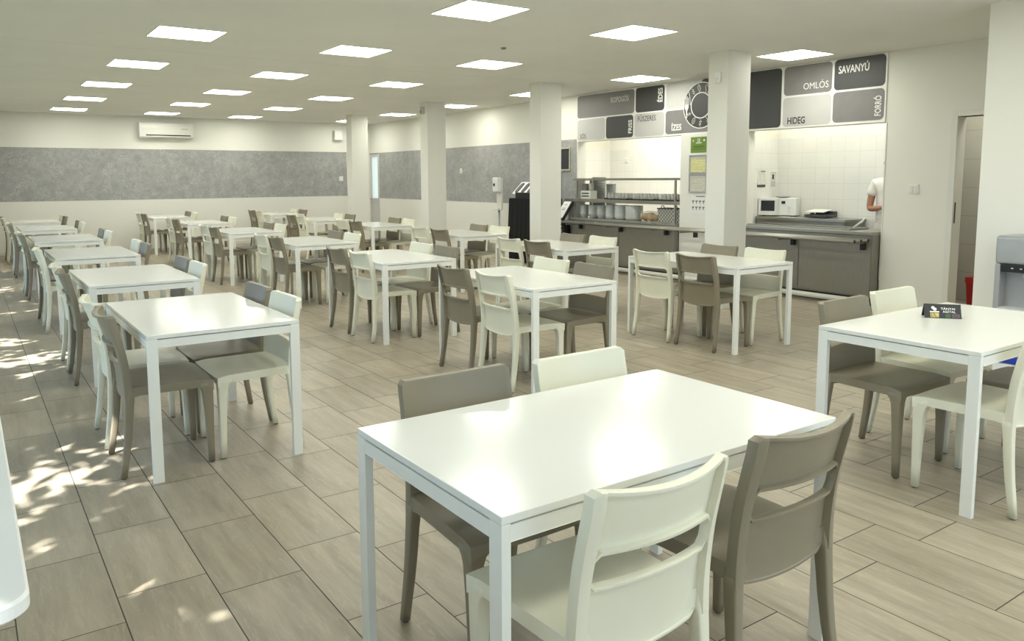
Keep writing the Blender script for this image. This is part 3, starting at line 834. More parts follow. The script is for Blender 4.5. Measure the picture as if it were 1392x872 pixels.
for lab, z0, z1, sm in (('framed yellow menu sheet, upper of two frames on the pier', 1.53, 1.79, 'sheet_yellow'), ('framed grey menu sheet, lower of two frames on the pier', 1.265, 1.525, 'sheet_grey')):
    f = thing('menu_frame', lab, 'framed notice', (PX, 7.455, z0), 0, 'menu frames on the pier')
    h = z1 - z0; q = MB()
    q.bbox(-0.018, 0, -0.155, 0.165, 0, 0.018, 0.003); q.bbox(-0.018, 0, -0.155, 0.165, h - 0.022, h, 0.003)
    q.bbox(-0.018, 0, -0.155, -0.137, 0.018, h - 0.022, 0.003); q.bbox(-0.018, 0, 0.147, 0.165, 0.018, h - 0.022, 0.003)
    q.build('frame', 'silver', f)
    MB().box(-0.008, -0.001, -0.137, 0.147, 0.018, h - 0.022).build('sheet', sm, f)
    MB().box(-0.011, -0.008, -0.137, 0.147, h - 0.055, h - 0.03).build('heading_strip', 'lgrey', f)
ic = thing('allergen_sign', 'white allergen icon sheet below the two frames on the pier', 'notice', (PX, 7.44, 0.98))
MB().box(-0.003, 0, -0.14, 0.14, 0, 0.26).build('sheet', 'paper', ic)
def card_shape(name, mat, pts, parent, d0=-0.003, d1=-0.0045):
    n_ = len(pts); m = MB()
    m.poly([(d1, y, z) for y, z in pts] + [(d0, y, z) for y, z in pts], [list(range(n_)), list(range(2 * n_ - 1, n_ - 1, -1))] + [(i, (i + 1) % n_, n_ + (i + 1) % n_, n_ + i) for i in range(n_)])
    return m.build(name, mat, parent)
for r in range(2):
    for c in range(4):
        y = 0.10 - 0.062 * c; z = 0.15 - 0.085 * r
        card_shape('icon', 'mgrey', [(y + a * 0.02, z + b2 * 0.03) for a, b2 in ((-1, .9), (-.9, .2), (-.25, -.1), (-.25, -.6), (-.7, -.75), (.7, -.75), (.25, -.6), (.25, -.1), (.9, .2), (1, .9), (.3, .6), (-.3, .95))], ic)
card_shape('heading', 'mgrey', [(-0.11, 0.225), (0.05, 0.225), (0.05, 0.238), (-0.11, 0.238)], ic)

# switches, sockets, sensors
def wallplate(name, label, cat, cen, size, ax, mats=('white', 'offwhite')):
    t = thing(name, label, cat, cen); a, h = size
    if ax == 'x':
        MB().bbox(-0.012, 0, -a / 2, a / 2, -h / 2, h / 2, 0.003).build('plate', mats[0], t)
        for s_ in (-1, 1): MB().bbox(-0.018, -0.011, s_ * a * .21 - a * .17, s_ * a * .21 + a * .17, -h * .33, h * .33, 0.002).build('rocker', mats[1], t)
    else:
        MB().bbox(-a / 2, a / 2, -0.012, 0, -h / 2, h / 2, 0.003).build('plate', mats[0], t)
        MB().bbox(-a * .3, a * .3, -0.017, -0.011, -h * .3, h * .3, 0.002).build('rocker', mats[1], t)
    return t
wallplate('light_switch', 'white double light switch between hatch and corridor door', 'switch', (XR, 4.505, 1.338), (0.105, 0.098), 'x')
wallplate('light_switch', 'small white switch on the grey band of the serving-side wall', 'switch', (XR, 13.86, 1.637), (0.085, 0.105), 'x')
wallplate('wall_socket', 'white socket on the far grey band near the column', 'socket', (7.83, YF, 1.495), (0.10, 0.11), 'y')
wallplate('wall_thermostat', 'small white control box on the left kitchen wall', 'thermostat', (10.6, 11.06, 1.81), (0.13, 0.10), 'x')
sp = thing('wall_speaker', 'small white box high on the far wall beside the column', 'speaker', (7.745, YF, 2.55))
MB().bbox(-0.105, 0.105, -0.12, 0, -0.115, 0.115, 0.008).build('housing', 'offwhite', sp)
MB().bbox(-0.09, 0.09, -0.124, -0.119, -0.10, 0.10, 0.002).build('grille', 'white', sp)
s = thing('motion_detector', 'small white sensor on the near column below the ceiling', 'sensor', (6.98, 5.845, 2.565))
MB().bbox(-0.035, 0, -0.04, 0.04, -0.06, 0.06, 0.012, 3).build('housing', 'white', s)
MB().bbox(-0.042, -0.034, -0.022, 0.022, -0.045, 0.0, 0.004).build('lens', 'offwhite', s)
s = thing('motion_detector', 'small grey sensor at the top of the third column', 'sensor', (6.98, 12.50, 2.70))
MB().bbox(-0.05, 0, -0.05, 0.05, -0.07, 0.07, 0.012, 3).build('housing', 'lgrey', s)
MB().bbox(-0.058, -0.049, -0.028, 0.028, -0.05, 0.0, 0.004).build('lens', 'mgrey', s)
s = thing('ceiling_detector', 'tiny dark detector on the ceiling near the middle', 'detector', (4.83, 6.9, HC))
MB().lathe([(0.03, -0.001), (0.03, -0.010), (0.014, -0.020)], 16, caps=True).build('housing', 'mgrey', s)

# air conditioner on the far wall
ac = thing('wall_mounted_air_conditioner', 'white split air conditioner high on the far wall', 'air conditioner', (3.75, YF, 2.385))
prof = [(0, 0), (-0.15, 0.0), (-0.185, 0.03), (-0.20, 0.10), (-0.205, 0.22), (-0.19, 0.31), (-0.16, 0.33), (0, 0.33)]
MB().rings([[(x, y, z) for y, z in prof] for x in (-0.545, 0.545)], True, True, False).build('casing', 'white', ac)
fp = [(-0.204, 0.095), (-0.209, 0.215), (-0.197, 0.305), (-0.188, 0.305), (-0.199, 0.215), (-0.196, 0.095)]
MB().rings([[(x, y, z) for y, z in fp] for x in (-0.47, 0.54)], True, True, False).build('front_panel', 'offwhite', ac)
MB().box(-0.42, 0.50, -0.1965, -0.17, 0.048, 0.070).build('air_slot', 'black', ac)
MB().bbox(-0.42, 0.50, -0.20, -0.185, 0.022, 0.045, 0.003).build('louvre', 'offwhite', ac)
MB().box(0.30, 0.44, -0.2105, -0.207, 0.19, 0.205).build('badge', 'silver', ac)

# ------------------------------------------------------------------ serving counters
def counter(name, label, y0, y1, zt=0.815):
    t = thing(name, label, 'serving counter', (8.47, (y0 + y1) / 2, 0))
    a, b2 = y0 - (y0 + y1) / 2, y1 - (y0 + y1) / 2
    MB().bbox(0.0, 0.50, a, b2, 0.10, zt - 0.04, 0.004).build('body', 'steeld', t)
    MB().bbox(-0.03, 0.58, a, b2, zt - 0.04, zt, 0.006).build('countertop', 'steel', t)
    n = max(2, int((b2 - a) / 0.85)); d = (b2 - a) / n
    for i in range(n):
        MB().bbox(-0.008, 0.0, a + i * d + 0.01, a + (i + 1) * d - 0.01, 0.12, zt - 0.055, 0.002).build('front_panel', 'steeld', t)
    MB().box(0.04, 0.46, a + 0.02, b2 - 0.02, 0.0, 0.10).build('plinth', 'dgrey', t)
    return t
c1 = counter('serving_counter', 'stainless serving counter under the left hatch with the crockery', 7.80, 10.13)
c2 = counter('serving_counter', 'stainless serving counter under the right hatch with the microwave', 4.86, 6.71, 0.850)
# tray rail: three tubes on brackets, running the whole length
tr = thing('tray_rail', 'three-tube steel tray rail along the front of both counters', 'tray rail', (8.27, 7.4, 0.758))
for x in (-0.13, 0.0, 0.14):
    MB().tube([(x, -2.52, 0), (x, 2.74, 0)], 0.018, 12).build('rail_tube', 'steel', tr)
    MB().lathe([(0.0185, 0), (0.0185, 0.004)], 12, (0, 0, 0), Matrix.Translation((x, -2.524, 0)) @ Matrix.Rotation(-PI / 2, 4, 'X'), True).build('end_plug', 'black', tr)
for y in (-2.45, -1.55, -0.70, 0.0, 0.55, 1.50, 2.45):
    br = MB().bbox(0.135, 0.188, y - 0.022, y + 0.022, -0.115, -0.042, 0.004).build('bracket', 'black', tr)
    MB().box(-0.15, 0.188, y - 0.010, y + 0.010, -0.040, -0.0185).build('bracket_arm', 'steeld', br)
sk = MB().tube([(8.37, 4.86, 0.065), (8.37, 10.1, 0.065)], 0.032, 12).build('kick_rail', 'offwhite')
tag(sk, 'cream tubular kick rail on the floor before the counters', 'kick rail')
# raised bench behind the right counter
t = thing('work_bench', 'raised stainless bench behind the right counter carrying the microwave', 'bench', (9.20, 6.3, 0))
MB().bbox(0.0, 0.48, -0.65, 0.70, 0.895, 0.93, 0.004).build('bench_top', 'steel', t)
MB().bbox(0.01, 0.03, -0.63, 0.68, 0.10, 0.895, 0.003).build('front_panel', 'steeld', t)
MB().bbox(0.03, 0.46, -0.645, -0.625, 0.10, 0.895, 0.003).build('end_panel', 'steeld', t)
for y in (-0.6, 0.65): MB().box(0.42, 0.46, y - 0.02, y + 0.02, 0, 0.895).build('leg', 'steel', t)
# shallow wells let into the right counter: a raised rim
t = thing('food_well', 'shallow rectangular steel food well set in the right counter', 'food well', (8.74, 5.9, 0.850))
q = MB(); q.bbox(-0.20, 0.20, -0.72, -0.70, 0, 0.02, 0.003); q.bbox(-0.20, 0.20, 0.70, 0.72, 0, 0.02, 0.003); q.bbox(-0.20, -0.18, -0.70, 0.70, 0, 0.02, 0.003); q.bbox(0.18, 0.20, -0.70, 0.70, 0, 0.02, 0.003)
q.build('rim', 'steel', t)
MB().box(-0.18, 0.18, -0.70, 0.70, 0.0005, 0.004).build('well_floor', 'dgrey', t)
t = thing('serving_tongs', 'white handled serving spoon leaning at the right end of the well', 'serving spoon', (8.80, 5.20, 0.850))
MB().tube([(0.0, 0.10, 0.015), (0.03, 0.0, 0.10), (0.035, -0.02, 0.135)], [0.010, 0.012, 0.010], 8).build('handle', 'white', t)
MB().lathe([(0.0, 0.006), (0.03, 0.002), (0.034, 0.014), (0.03, 0.014), (0.0, 0.009)], 14, (-0.005, 0.13, 0)).build('bowl', 'steel', t)

# microwave
mw = thing('microwave', 'white microwave oven with dark window on the steel bench', 'microwave', (9.37, 6.79, 0.93), math.radians(22))
MB().bbox(0.0, 0.24, -0.27, 0.24, 0.012, 0.255, 0.008).build('casing', 'white', mw)
d = MB().bbox(-0.02, 0.0, -0.045, 0.238, 0.016, 0.251, 0.005).build('door', 'white', mw)
MB().box(-0.0225, -0.0195, 0.015, 0.200, 0.075, 0.220).build('window', 'slate', d)
MB().bbox(-0.04, -0.02, -0.038, -0.024, 0.04, 0.24, 0.004).build('handle', 'offwhite', d)
cp = MB().bbox(-0.018, 0.0, -0.268, -0.049, 0.016, 0.251, 0.005).build('control_panel', 'white', mw)
MB().box(-0.0205, -0.0175, -0.125, -0.075, 0.175, 0.215).build('display', 'black', cp)
for i, z in enumerate((0.13, 0.07)): MB().lathe([(0.018, 0), (0.016, 0.014)], 14, (0, 0, 0), Matrix.Translation((-0.018, -0.18, z)) @ Matrix.Rotation(-PI / 2, 4, 'Y'), True).build('knob', 'offwhite', cp)
for y in (-0.2, 0.18):
    MB().lathe([(0.012, 0), (0.012, 0.013)], 8, (0.05, y, 0), caps=True).build('foot', 'black', mw)
dish = tag(MB().lathe([(0.0, 0.0), (0.05, 0.0), (0.10, 0.016), (0.10, 0.020), (0.05, 0.006), (0.0, 0.006)], 24, (9.48, 6.76, 1.186)).build('plate', 'crock'), 'white plate lying on top of the microwave', 'plate')
# kitchen scale
sl = thing('kitchen_scale', 'low dark kitchen scale with pale pan beside the microwave', 'scale', (9.38, 6.20, 0.93), math.radians(4))
MB().bbox(0.0, 0.27, -0.17, 0.15, 0.008, 0.045, 0.008).build('base', 'dgrey', sl)
MB().bbox(0.01, 0.24, -0.12, 0.14, 0.072, 0.082, 0.004, mtx=Matrix.Rotation(math.radians(-7), 4, 'Y')).build('weighing_pan', 'paper', sl)
for y in (-0.08, 0.1): MB().box(0.1, 0.14, y - 0.02, y + 0.02, 0.04, 0.062).build('pan_post', 'dgrey', sl)
MB().bbox(0.20, 0.27, -0.17, 0.10, 0.045, 0.085, 0.006).build('display_housing', 'dgrey', sl)
pp = tag(MB().bbox(9.215, 9.32, 6.42, 6.66, 0.9305, 0.934, 0.001).build('paper_sheet', 'paper'), 'white paper sheet lying before the microwave', 'paper')
# posters on the kitchen side wall
for lab, x0, x1, z0, z1, blk in (('white wall sheet with dark bottom bar, left of two in the kitchen', 9.24, 9.42, 1.335, 1.575, 0), ('white wall sheet with dark figure, right of two in the kitchen', 9.52, 9.66, 1.345, 1.56, 1)):
    p = thing('wall_sheet', lab, 'notice', ((x0 + x1) / 2, KY, z0), 0, 'sheets on the kitchen wall'); w2 = (x1 - x0) / 2; h = z1 - z0
    MB().box(-w2, w2, -0.003, 0, 0, h).build('sheet', 'sheet_fine', p)
    if not blk: MB().box(-w2, w2, -0.0045, -0.003, 0.0, 0.035).build('bottom_bar', 'dgrey', p); MB().box(-0.01, w2 * .9, -0.0045, -0.003, h - 0.03, h - 0.012).build('heading', 'mgrey', p)
    else: MB().bbox(-0.02, 0.02, -0.0045, -0.003, 0.10, 0.165, 0.0006).build('figure', 'dgrey', p); MB().box(-0.05, 0.05, -0.0045, -0.003, 0.01, 0.07).build('text_block', 'lgrey', p)

# pass-through shelf of the left hatch
sh = thing('pass_shelf', 'two-tier stainless pass-through shelf in the left hatch', 'shelf', (8.53, 8.97, 0.815))
for z in (0.285, 0.625):
    MB().bbox(0.03, 0.34, -1.17, 1.15, z, z + 0.030, 0.003).build('shelf_board', 'steel', sh)
    MB().bbox(-0.0, 0.03, -1.175, 1.196, z - (0.020 if z < 0.5 else 0.004), z + 0.032, 0.003).build('shelf_edge', 'steeld', sh)
for y in (-1.08, 1.11):
    for x in (0.015, 0.32): MB().bbox(x - 0.014, x + 0.014, y - 0.014, y + 0.014, 0.0, 0.625, 0.002).build('upright', 'steel', sh)
# stacks of crockery on the counter
def bowl_proto(name, r, h):
    t = MB().lathe([(0.0, 0.0), (r * .55, 0.0), (r * .62, 0.006), (r * .90, h * .62), (r, h), (r * .97, h), (r * .86, h * .62), (r * .55, 0.012), (0, 0.012)], 24)
    return t.build(name, 'crock')
def cup_proto(name, r, h, mat='crock'):
    return MB().lathe([(0.0, 0.0), (r * .80, 0.0), (r * .85, 0.004), (r, h), (r * .96, h), (r * .80, 0.008), (0, 0.008)], 20).build(name, mat)
ORDS = ['first', 'second', 'third', 'fourth', 'fifth', 'sixth']
def stack(o, xyz, n, dz, label, group, cat):
    for i in range(n):
        c = o if i == 0 else o.copy()
        if i: C.objects.link(c)
        c.location = (xyz[0], xyz[1], xyz[2] + i * dz); tag(c, label, cat, group)
CT = 0.8155
b_small = [(8.66, 10.01, 0.082, 'cup'), (8.66, 9.79, 0.088, 'cup'), (8.66, 9.58, 0.085, 'cup'), (8.66, 9.36, 0.094, 'bowl'), (8.66, 9.12, 0.112, 'bowl'), (8.66, 8.84, 0.140, 'bowl')]
for i, (x, y, r, kind) in enumerate(b_small):
    if kind == 'cup':
        o = MB().lathe([(0.0, 0.0), (r * .62, 0.0), (r * .68, 0.005), (r * .93, 0.055), (r, 0.09), (r * .97, 0.09), (r * .88, 0.055), (r * .6, 0.010), (0, 0.010)], 24).build('bowl', 'crock'); n, dz = 7, 0.021
        nm = 'grey bowl in the %s stack from the left on the left counter' % ORDS[i]
    else:
        o = MB().lathe([(0.0, 0.0), (r * .80, 0.0), (r * .86, 0.006), (r * .97, 0.03), (r, 0.055), (r * .975, 0.055), (r * .93, 0.03), (r * .8, 0.010), (0, 0.010)], 28).build('bowl', 'crock'); n, dz = 9, 0.0215
        nm = 'wide grey dish in the %s stack from the left on the left counter' % ORDS[i]
    stack(o, (x, y, CT), n, dz, nm, 'crockery %s stack' % ORDS[i], 'bowl')
# tall stacks standing at the back of the counter
stack(MB().lathe([(0, 0), (0.10, 0), (0.125, 0.018), (0.125, 0.022), (0.1, 0.006), (0, 0.006)], 24).build('plate', 'crock'), (8.985, 10.02, CT), 30, 0.0225, 'pale plate in the tall stack behind the shelf, left end', 'tall plate stack', 'plate')
stack(MB().lathe([(0, 0), (0.07, 0), (0.088, 0.018), (0.088, 0.022), (0.07, 0.006), (0, 0.006)], 24).build('saucer', 'crock'), (8.985, 9.72, CT), 25, 0.0225, 'pale saucer in the shorter tall stack behind the shelf', 'tall saucer stack', 'saucer')
# napkin dispenser on the middle shelf
nd = thing('napkin_dispenser', 'pale box with two dark slots at the left end of the middle shelf', 'dispenser', (8.67, 9.93, 1.131))
MB().bbox(-0.07, 0.08, -0.125, 0.125, 0, 0.135, 0.008).build('casing', 'offwhite', nd)
for z in (0.035, 0.08): MB().box(-0.0725, -0.069, -0.09, 0.09, z, z + 0.022).build('slot', 'dgrey', nd)
MB().bbox(-0.05, 0.05, 0.0, 0.10, 0.135, 0.25, 0.006).build('upper_box', 'mgrey', nd)
MB().lathe([(0.04, 0.135), (0.045, 0.26)], 16, (0.0, -0.07, 0), caps=True).build('cup', 'cream', nd)
# glasses standing upside down on black trays
for i, (yc) in enumerate((9.18, 8.62, 8.06)):
    q = MB(); q.bbox(-0.13, 0.12, -0.255, 0.255, 0.0, 0.008, 0.003)
    for s_ in (-1, 1):
        q.bbox(-0.13, 0.12, s_ * 0.248 - 0.007, s_ * 0.248 + 0.007, 0.004, 0.026, 0.003)
    q.bbox(-0.135, -0.125, -0.255, 0.255, 0.004, 0.022, 0.003); q.bbox(0.115, 0.125, -0.255, 0.255, 0.004, 0.022, 0.003)
    o = q.build('serving_tray', 'black'); o.location = (8.705, yc, 1.1305)
    tag(o, 'black tray of upturned glasses, %s on the middle shelf' % ('leftmost' if i == 0 else 'middle' if i == 1 else 'rightmost'), 'tray', 'trays of glasses')
g0 = MB().lathe([(0.032, 0.0), (0.034, 0.004), (0.027, 0.095), (0.0, 0.098), (0.0, 0.090), (0.024, 0.088), (0.030, 0.004), (0.032, 0.0)], 14).build('drinking_glass', 'glass')
first = True
for ti, yc in enumerate((9.18, 8.62, 8.06)):
    for r in range(2):
        for cidx in range(6):
            o = g0 if first else g0.copy()
            if not first: C.objects.link(o)
            first = False
            o.location = (8.64 + 0.085 * r, yc - 0.20 + 0.08 * cidx, 1.139)
            tag(o, 'clear upturned tumbler on the %s black tray of the middle shelf' % ('leftmost', 'middle', 'rightmost')[ti], 'glass', 'tumblers on the %s tray' % ('leftmost', 'middle', 'rightmost')[ti])
# bread rolls in a bag
M['bag'] = plain('clear_film', srgb(226, 220, 200), 0.2); 
M['bag'].node_tree.nodes['Principled BSDF'].inputs['Alpha'].default_value = 0.28
bg = thing('bread_bag', 'clear plastic bag of golden bread between dishes and basket', 'bread bag', (8.66, 8.50, CT))
bm_ = MB()
for (yy, zz, rr) in ((0.09, 0.062, 0.062), (-0.03, 0.07, 0.07), (-0.12, 0.055, 0.055)):
    R = []
    for i in range(9):
        a = PI * i / 8; R.append([(rr * math.sin(a) * 0.9 * math.cos(2 * PI * k / 14), yy - rr * 1.25 * math.cos(a), zz + rr * math.sin(a) * math.sin(2 * PI * k / 14) * 0.95) for k in range(14)])
    bm_.rings(R)
bm_.build('bread', 'bread', bg)
R = []
for i in range(11):
    a = PI * i / 10; q = math.sin(a) ** 0.6
    R.append([((0.088 + 0.006 * math.sin(5 * k + i)) * q * math.cos(2 * PI * k / 18), -0.03 - 0.22 * math.cos(a), 0.080 + (0.080 + 0.004 * math.sin(3 * k + i)) * q * math.sin(2 * PI * k / 18)) for k in range(18)])
MB().rings(R).build('plastic_film', 'bag', bg)
# woven basket with two loop handles
bk = thing('woven_basket', 'grey woven basket with loop handles at the right of the left hatch', 'basket', (8.70, 8.05, CT))
q = MB(); R = []
for z, k in ((0.0, 0.86), (0.005, 0.88), (0.20, 1.0), (0.205, 1.0), (0.205, 0.95), (0.02, 0.84), (0.015, 0.0001)):
    pts = []
    for cy, cx, a0 in ((0.235, 0.11, 0), (-0.235, 0.11, -PI / 2), (-0.235, -0.11, PI), (0.235, -0.11, PI / 2)):
        for i in range(5):
            a = a0 + (PI / 2) * i / 4 if False else a0
        pts.append((cx * k, cy * k, z))
    R.append(pts)
q.rings(R, True, False, False).build('basket_body', 'weave', bk)
for y in (0.13, -0.13):
    MB().tube([(-0.105, y + 0.035 * math.cos(PI * i / 8), 0.195 + 0.055 * math.sin(PI * i / 8)) for i in range(9)], 0.006, 8).build('handle', 'dgrey', bk)
MB().tube([(-0.11, 0.235, 0.205), (-0.11, -0.235, 0.205), (0.11, -0.235, 0.205), (0.11, 0.235, 0.205), (-0.11, 0.235, 0.205)], 0.007, 8).build('rim', 'dgrey', bk)

# blackboard, info stand, sanitiser post and cutlery station left of the hatch
bb = thing('blackboard', 'small dark blackboard in a pale frame left of the hatch', 'blackboard', (XR, 10.57, 1.60))
q = MB(); q.bbox(-0.025, 0, -0.245, -0.215, 0, 0.40, 0.004); q.bbox(-0.025, 0, 0.215, 0.245, 0, 0.40, 0.004); q.bbox(-0.025, 0, -0.215, 0.215, 0, 0.03, 0.004); q.bbox(-0.025, 0, -0.215, 0.215, 0.37, 0.40, 0.004)
q.build('frame', 'wood', bb); MB().box(-0.014, -0.001, -0.215, 0.215, 0.03, 0.37).build('slate', 'slate', bb)
pn = tag(MB().bbox(XR - 0.03, XR, 10.57, 10.80, 1.02, 1.56, 0.004).build('wall_panel', 'mgrey'), 'narrow grey wall box under the blackboard beside the column', 'wall box')
ist = thing('info_stand', 'black lectern-like info stand with white sheet at the rail end', 'info stand', (8.42, 10.28, 0))
MB().bbox(-0.07, 0.07, -0.10, 0.10, 0.02, 0.76, 0.004).build('post', 'black', ist)
MB().bbox(-0.14, 0.14, -0.14, 0.14, 0, 0.02, 0.004).build('base', 'black', ist)
sm = Matrix.Translation((0.02, 0, 0.94)) @ Matrix.Rotation(math.radians(36), 4, 'Y')
MB().bbox(-0.02, 0.02, -0.12, 0.12, -0.24, 0.22, 0.004, mtx=sm).build('slanted_board', 'black', ist)
MB().box(-0.023, -0.0195, -0.09, 0.09, -0.17, 0.16, mtx=sm).build('white_sheet', 'paper', ist)
q = MB()
for z in (0.09, 0.02, 0.0, -0.02): q.box(-0.0245, -0.023, -0.04, 0.04, z, z + 0.008, mtx=sm)
q.build('sheet_print', 'mgrey', ist)
q = MB()
for z in (0.66, 0.60, 0.57): q.box(-0.0725, -0.07, -0.05, 0.05, z, z + 0.012)
q.build('lettering_line', 'lgrey', ist)
ds = thing('sanitizer_stand', 'white hand sanitizer dispenser on a slim post before the grey band', 'dispenser', (8.32, 12.05, 0))
MB().tube([(0, 0, 0.02), (0, 0, 0.92)], 0.02, 12).build('post', 'silver', ds)
MB().lathe([(0.15, 0), (0.15, 0.012), (0.03, 0.03)], 24, caps=True).build('base', 'silver', ds)
MB().bbox(0.0, 0.03, -0.085, 0.085, 0.90, 1.48, 0.01).build('back_plate', 'offwhite', ds)
MB().bbox(-0.10, 0.0, -0.085, 0.085, 1.22, 1.50, 0.03, 3).build('dispenser_box', 'white', ds)
MB().lathe([(0.03, 0), (0.03, 0.004)], 16, (0, 0, 0), Matrix.Translation((-0.10, 0.02, 1.36)) @ Matrix.Rotation(-PI / 2, 4, 'Y'), True).build('sensor_window', 'black', ds)
MB().bbox(-0.12, 0.02, -0.075, 0.075, 0.89, 0.905, 0.004).build('drip_tray', 'offwhite', ds)
ct = thing('draped_table', 'tall table under a floor-length black cloth behind the second column', 'table', (8.33, 10.95, 0))
R = []
n = 64
def outl(hx, hy, amp):
    pts = []
    for k_ in range(n):
        a = 2 * PI * k_ / n; c_, s_ = math.cos(a), math.sin(a)
        m_ = max(abs(c_), abs(s_)); ww = 1 + amp * math.sin(k_ * 2.1) 
        pts.append((hx * c_ / m_ * ww, hy * s_ / m_ * ww))
    return pts
for z, e, amp in ((0.01, 1.09, 0.028), (0.5, 1.05, 0.022), (1.0, 1.01, 0.008), (1.115, 1.0, 0.0), (1.13, 0.985, 0.0)):
    R.append([(x, y, z) for x, y in outl(0.28 * e, 0.40 * e, amp)])
MB().rings(R, True, True, False).build('black_cloth', 'cloth_black', ct)
ch = thing('cutlery_holder', 'slanted white cutlery rack with dark oval wells on the black table', 'cutlery rack', (8.19, 10.99, 1.13))
MB().bbox(-0.06, 0.20, -0.25, 0.28, 0.0, 0.10, 0.004).build('base_box', 'black', ch)
sm = Matrix.Translation((0.06, 0.03, 0.175)) @ Matrix.Rotation(math.radians(47), 4, 'Y')
MB().bbox(-0.006, 0.006, -0.36, 0.36, -0.15, 0.15, 0.004, mtx=sm).build('rack_plate', 'white', ch)
for y in (-0.27, -0.09, 0.09, 0.27):
    pts = []
    for k_ in range(24):
        a = 2 * PI * k_ / 24; c_, s_ = math.cos(a), math.sin(a)
        pts.append((y + 0.06 * abs(c_) ** .6 * (1 if c_ > 0 else -1), 0.125 * abs(s_) ** .6 * (1 if s_ > 0 else -1)))
    q = MB(); q.rings([[(-0.009, a, b2) for a, b2 in pts], [(0.05, a * 0.98 + y * .02, b2 * .9) for a, b2 in pts]], True, True, False, sm); q.build('well', 'black', ch)
    q = MB(); q.rings([[(-0.012, a, b2) for a, b2 in [(y + (p[0] - y) * .55, p[1] * .7) for p in pts]], [(-0.008, a, b2) for a, b2 in [(y + (p[0] - y) * .55, p[1] * .7) for p in pts]]], True, True, False, sm); q.build('cutlery', 'dgrey', ch)

# ------------------------------------------------------------------ water cooler, tub, bin
wc = thing('water_cooler', 'silver and white water cooler against the wall at the right edge', 'water cooler', (6.60, 2.61, 0))
MB().bbox(0.0, 0.31, -0.185, 0.185, 0.0, 0.44, 0.012).build('lower_cabinet', 'white', wc)
q = MB(); q.bbox(0.10, 0.31, -0.185, 0.185, 0.44, 0.80, 0.006); q.bbox(0.0, 0.11, 0.145, 0.185, 0.44, 0.80, 0.006); q.bbox(0.0, 0.11, -0.185, -0.145, 0.44, 0.80, 0.006)
q.build('dispenser_column', 'silver', wc)
MB().bbox(-0.01, 0.31, -0.185, 0.185, 0.80, 1.018, 0.025, 3).build('top_cover', 'silver', wc)
MB().bbox(-0.015, 0.03, -0.145, 0.135, 0.742, 0.80, 0.004).build('control_strip', 'black', wc)
q = MB()
for i in range(3): q.box(-0.017, -0.0145, 0.05 - 0.06 * i, 0.065 - 0.06 * i, 0.768, 0.778)
q.build('button_print', 'lgrey', wc)
for y in (0.0, 0.06 - 0.12): MB().tube([(0.06, y, 0.735), (0.06, y, 0.70)], 0.012, 10).build('tap', 'offwhite', wc)
MB().bbox(-0.02, 0.12, -0.145, 0.145, 0.44, 0.465, 0.005).build('drip_tray', 'lgrey', wc)
tb = thing('storage_tub', 'low white tub with blue lid on the floor beside the water cooler', 'tub', (6.32, 2.56, 0))
MB().bbox(-0.17, 0.17, -0.2, 0.16, 0, 0.13, 0.02, 3).build('tub_body', 'white', tb)
MB().bbox(-0.18, 0.18, -0.21, 0.17, 0.128, 0.20, 0.025, 3).build('lid', 'blue', tb)
rb = thing('waste_bin', 'red bin on the corridor floor seen through the door', 'bin', (9.42, 4.12, 0))
MB().rings([[(x * k_, y * k_, z) for x, y in ((-.13, -.10), (.13, -.10), (.13, .10), (-.13, .10))] for z, k_ in ((0, 0.85), (0.28, 1.0))], True, True, False).build('bin_body', 'red', rb)
MB().bbox(-.14, .14, -.11, .11, 0.28, 0.345, 0.01).build('bin_lid', 'red', rb)

# ------------------------------------------------------------------ person behind the right counter
def skin_mesh(name, verts, edges, radii, mat, root, sub=2):
    me = bpy.data.meshes.new(name); me.from_pydata(verts, edges, []); me.update()
    o = bpy.data.objects.new(name, me); C.objects.link(o)
    m = o.modifiers.new('Skin', 'SKIN'); m.use_smooth_shade = True
    for i, r in enumerate(radii):
        sv = me.skin_vertices[0].data[i]; sv.radius = (r, r) if not isinstance(r, tuple) else r; sv.use_root = (i == root)
    s = o.modifiers.new('Sub', 'SUBSURF'); s.levels = sub; s.render_levels = sub
    dg = bpy.context.evaluated_depsgraph_get(); me2 = bpy.data.meshes.new_from_object(o.evaluated_get(dg))
    o.modifiers.clear(); o.data = me2; me2.materials.clear(); me2.materials.append(M[mat])
    for p in me2.polygons: p.use_smooth = True
    return o
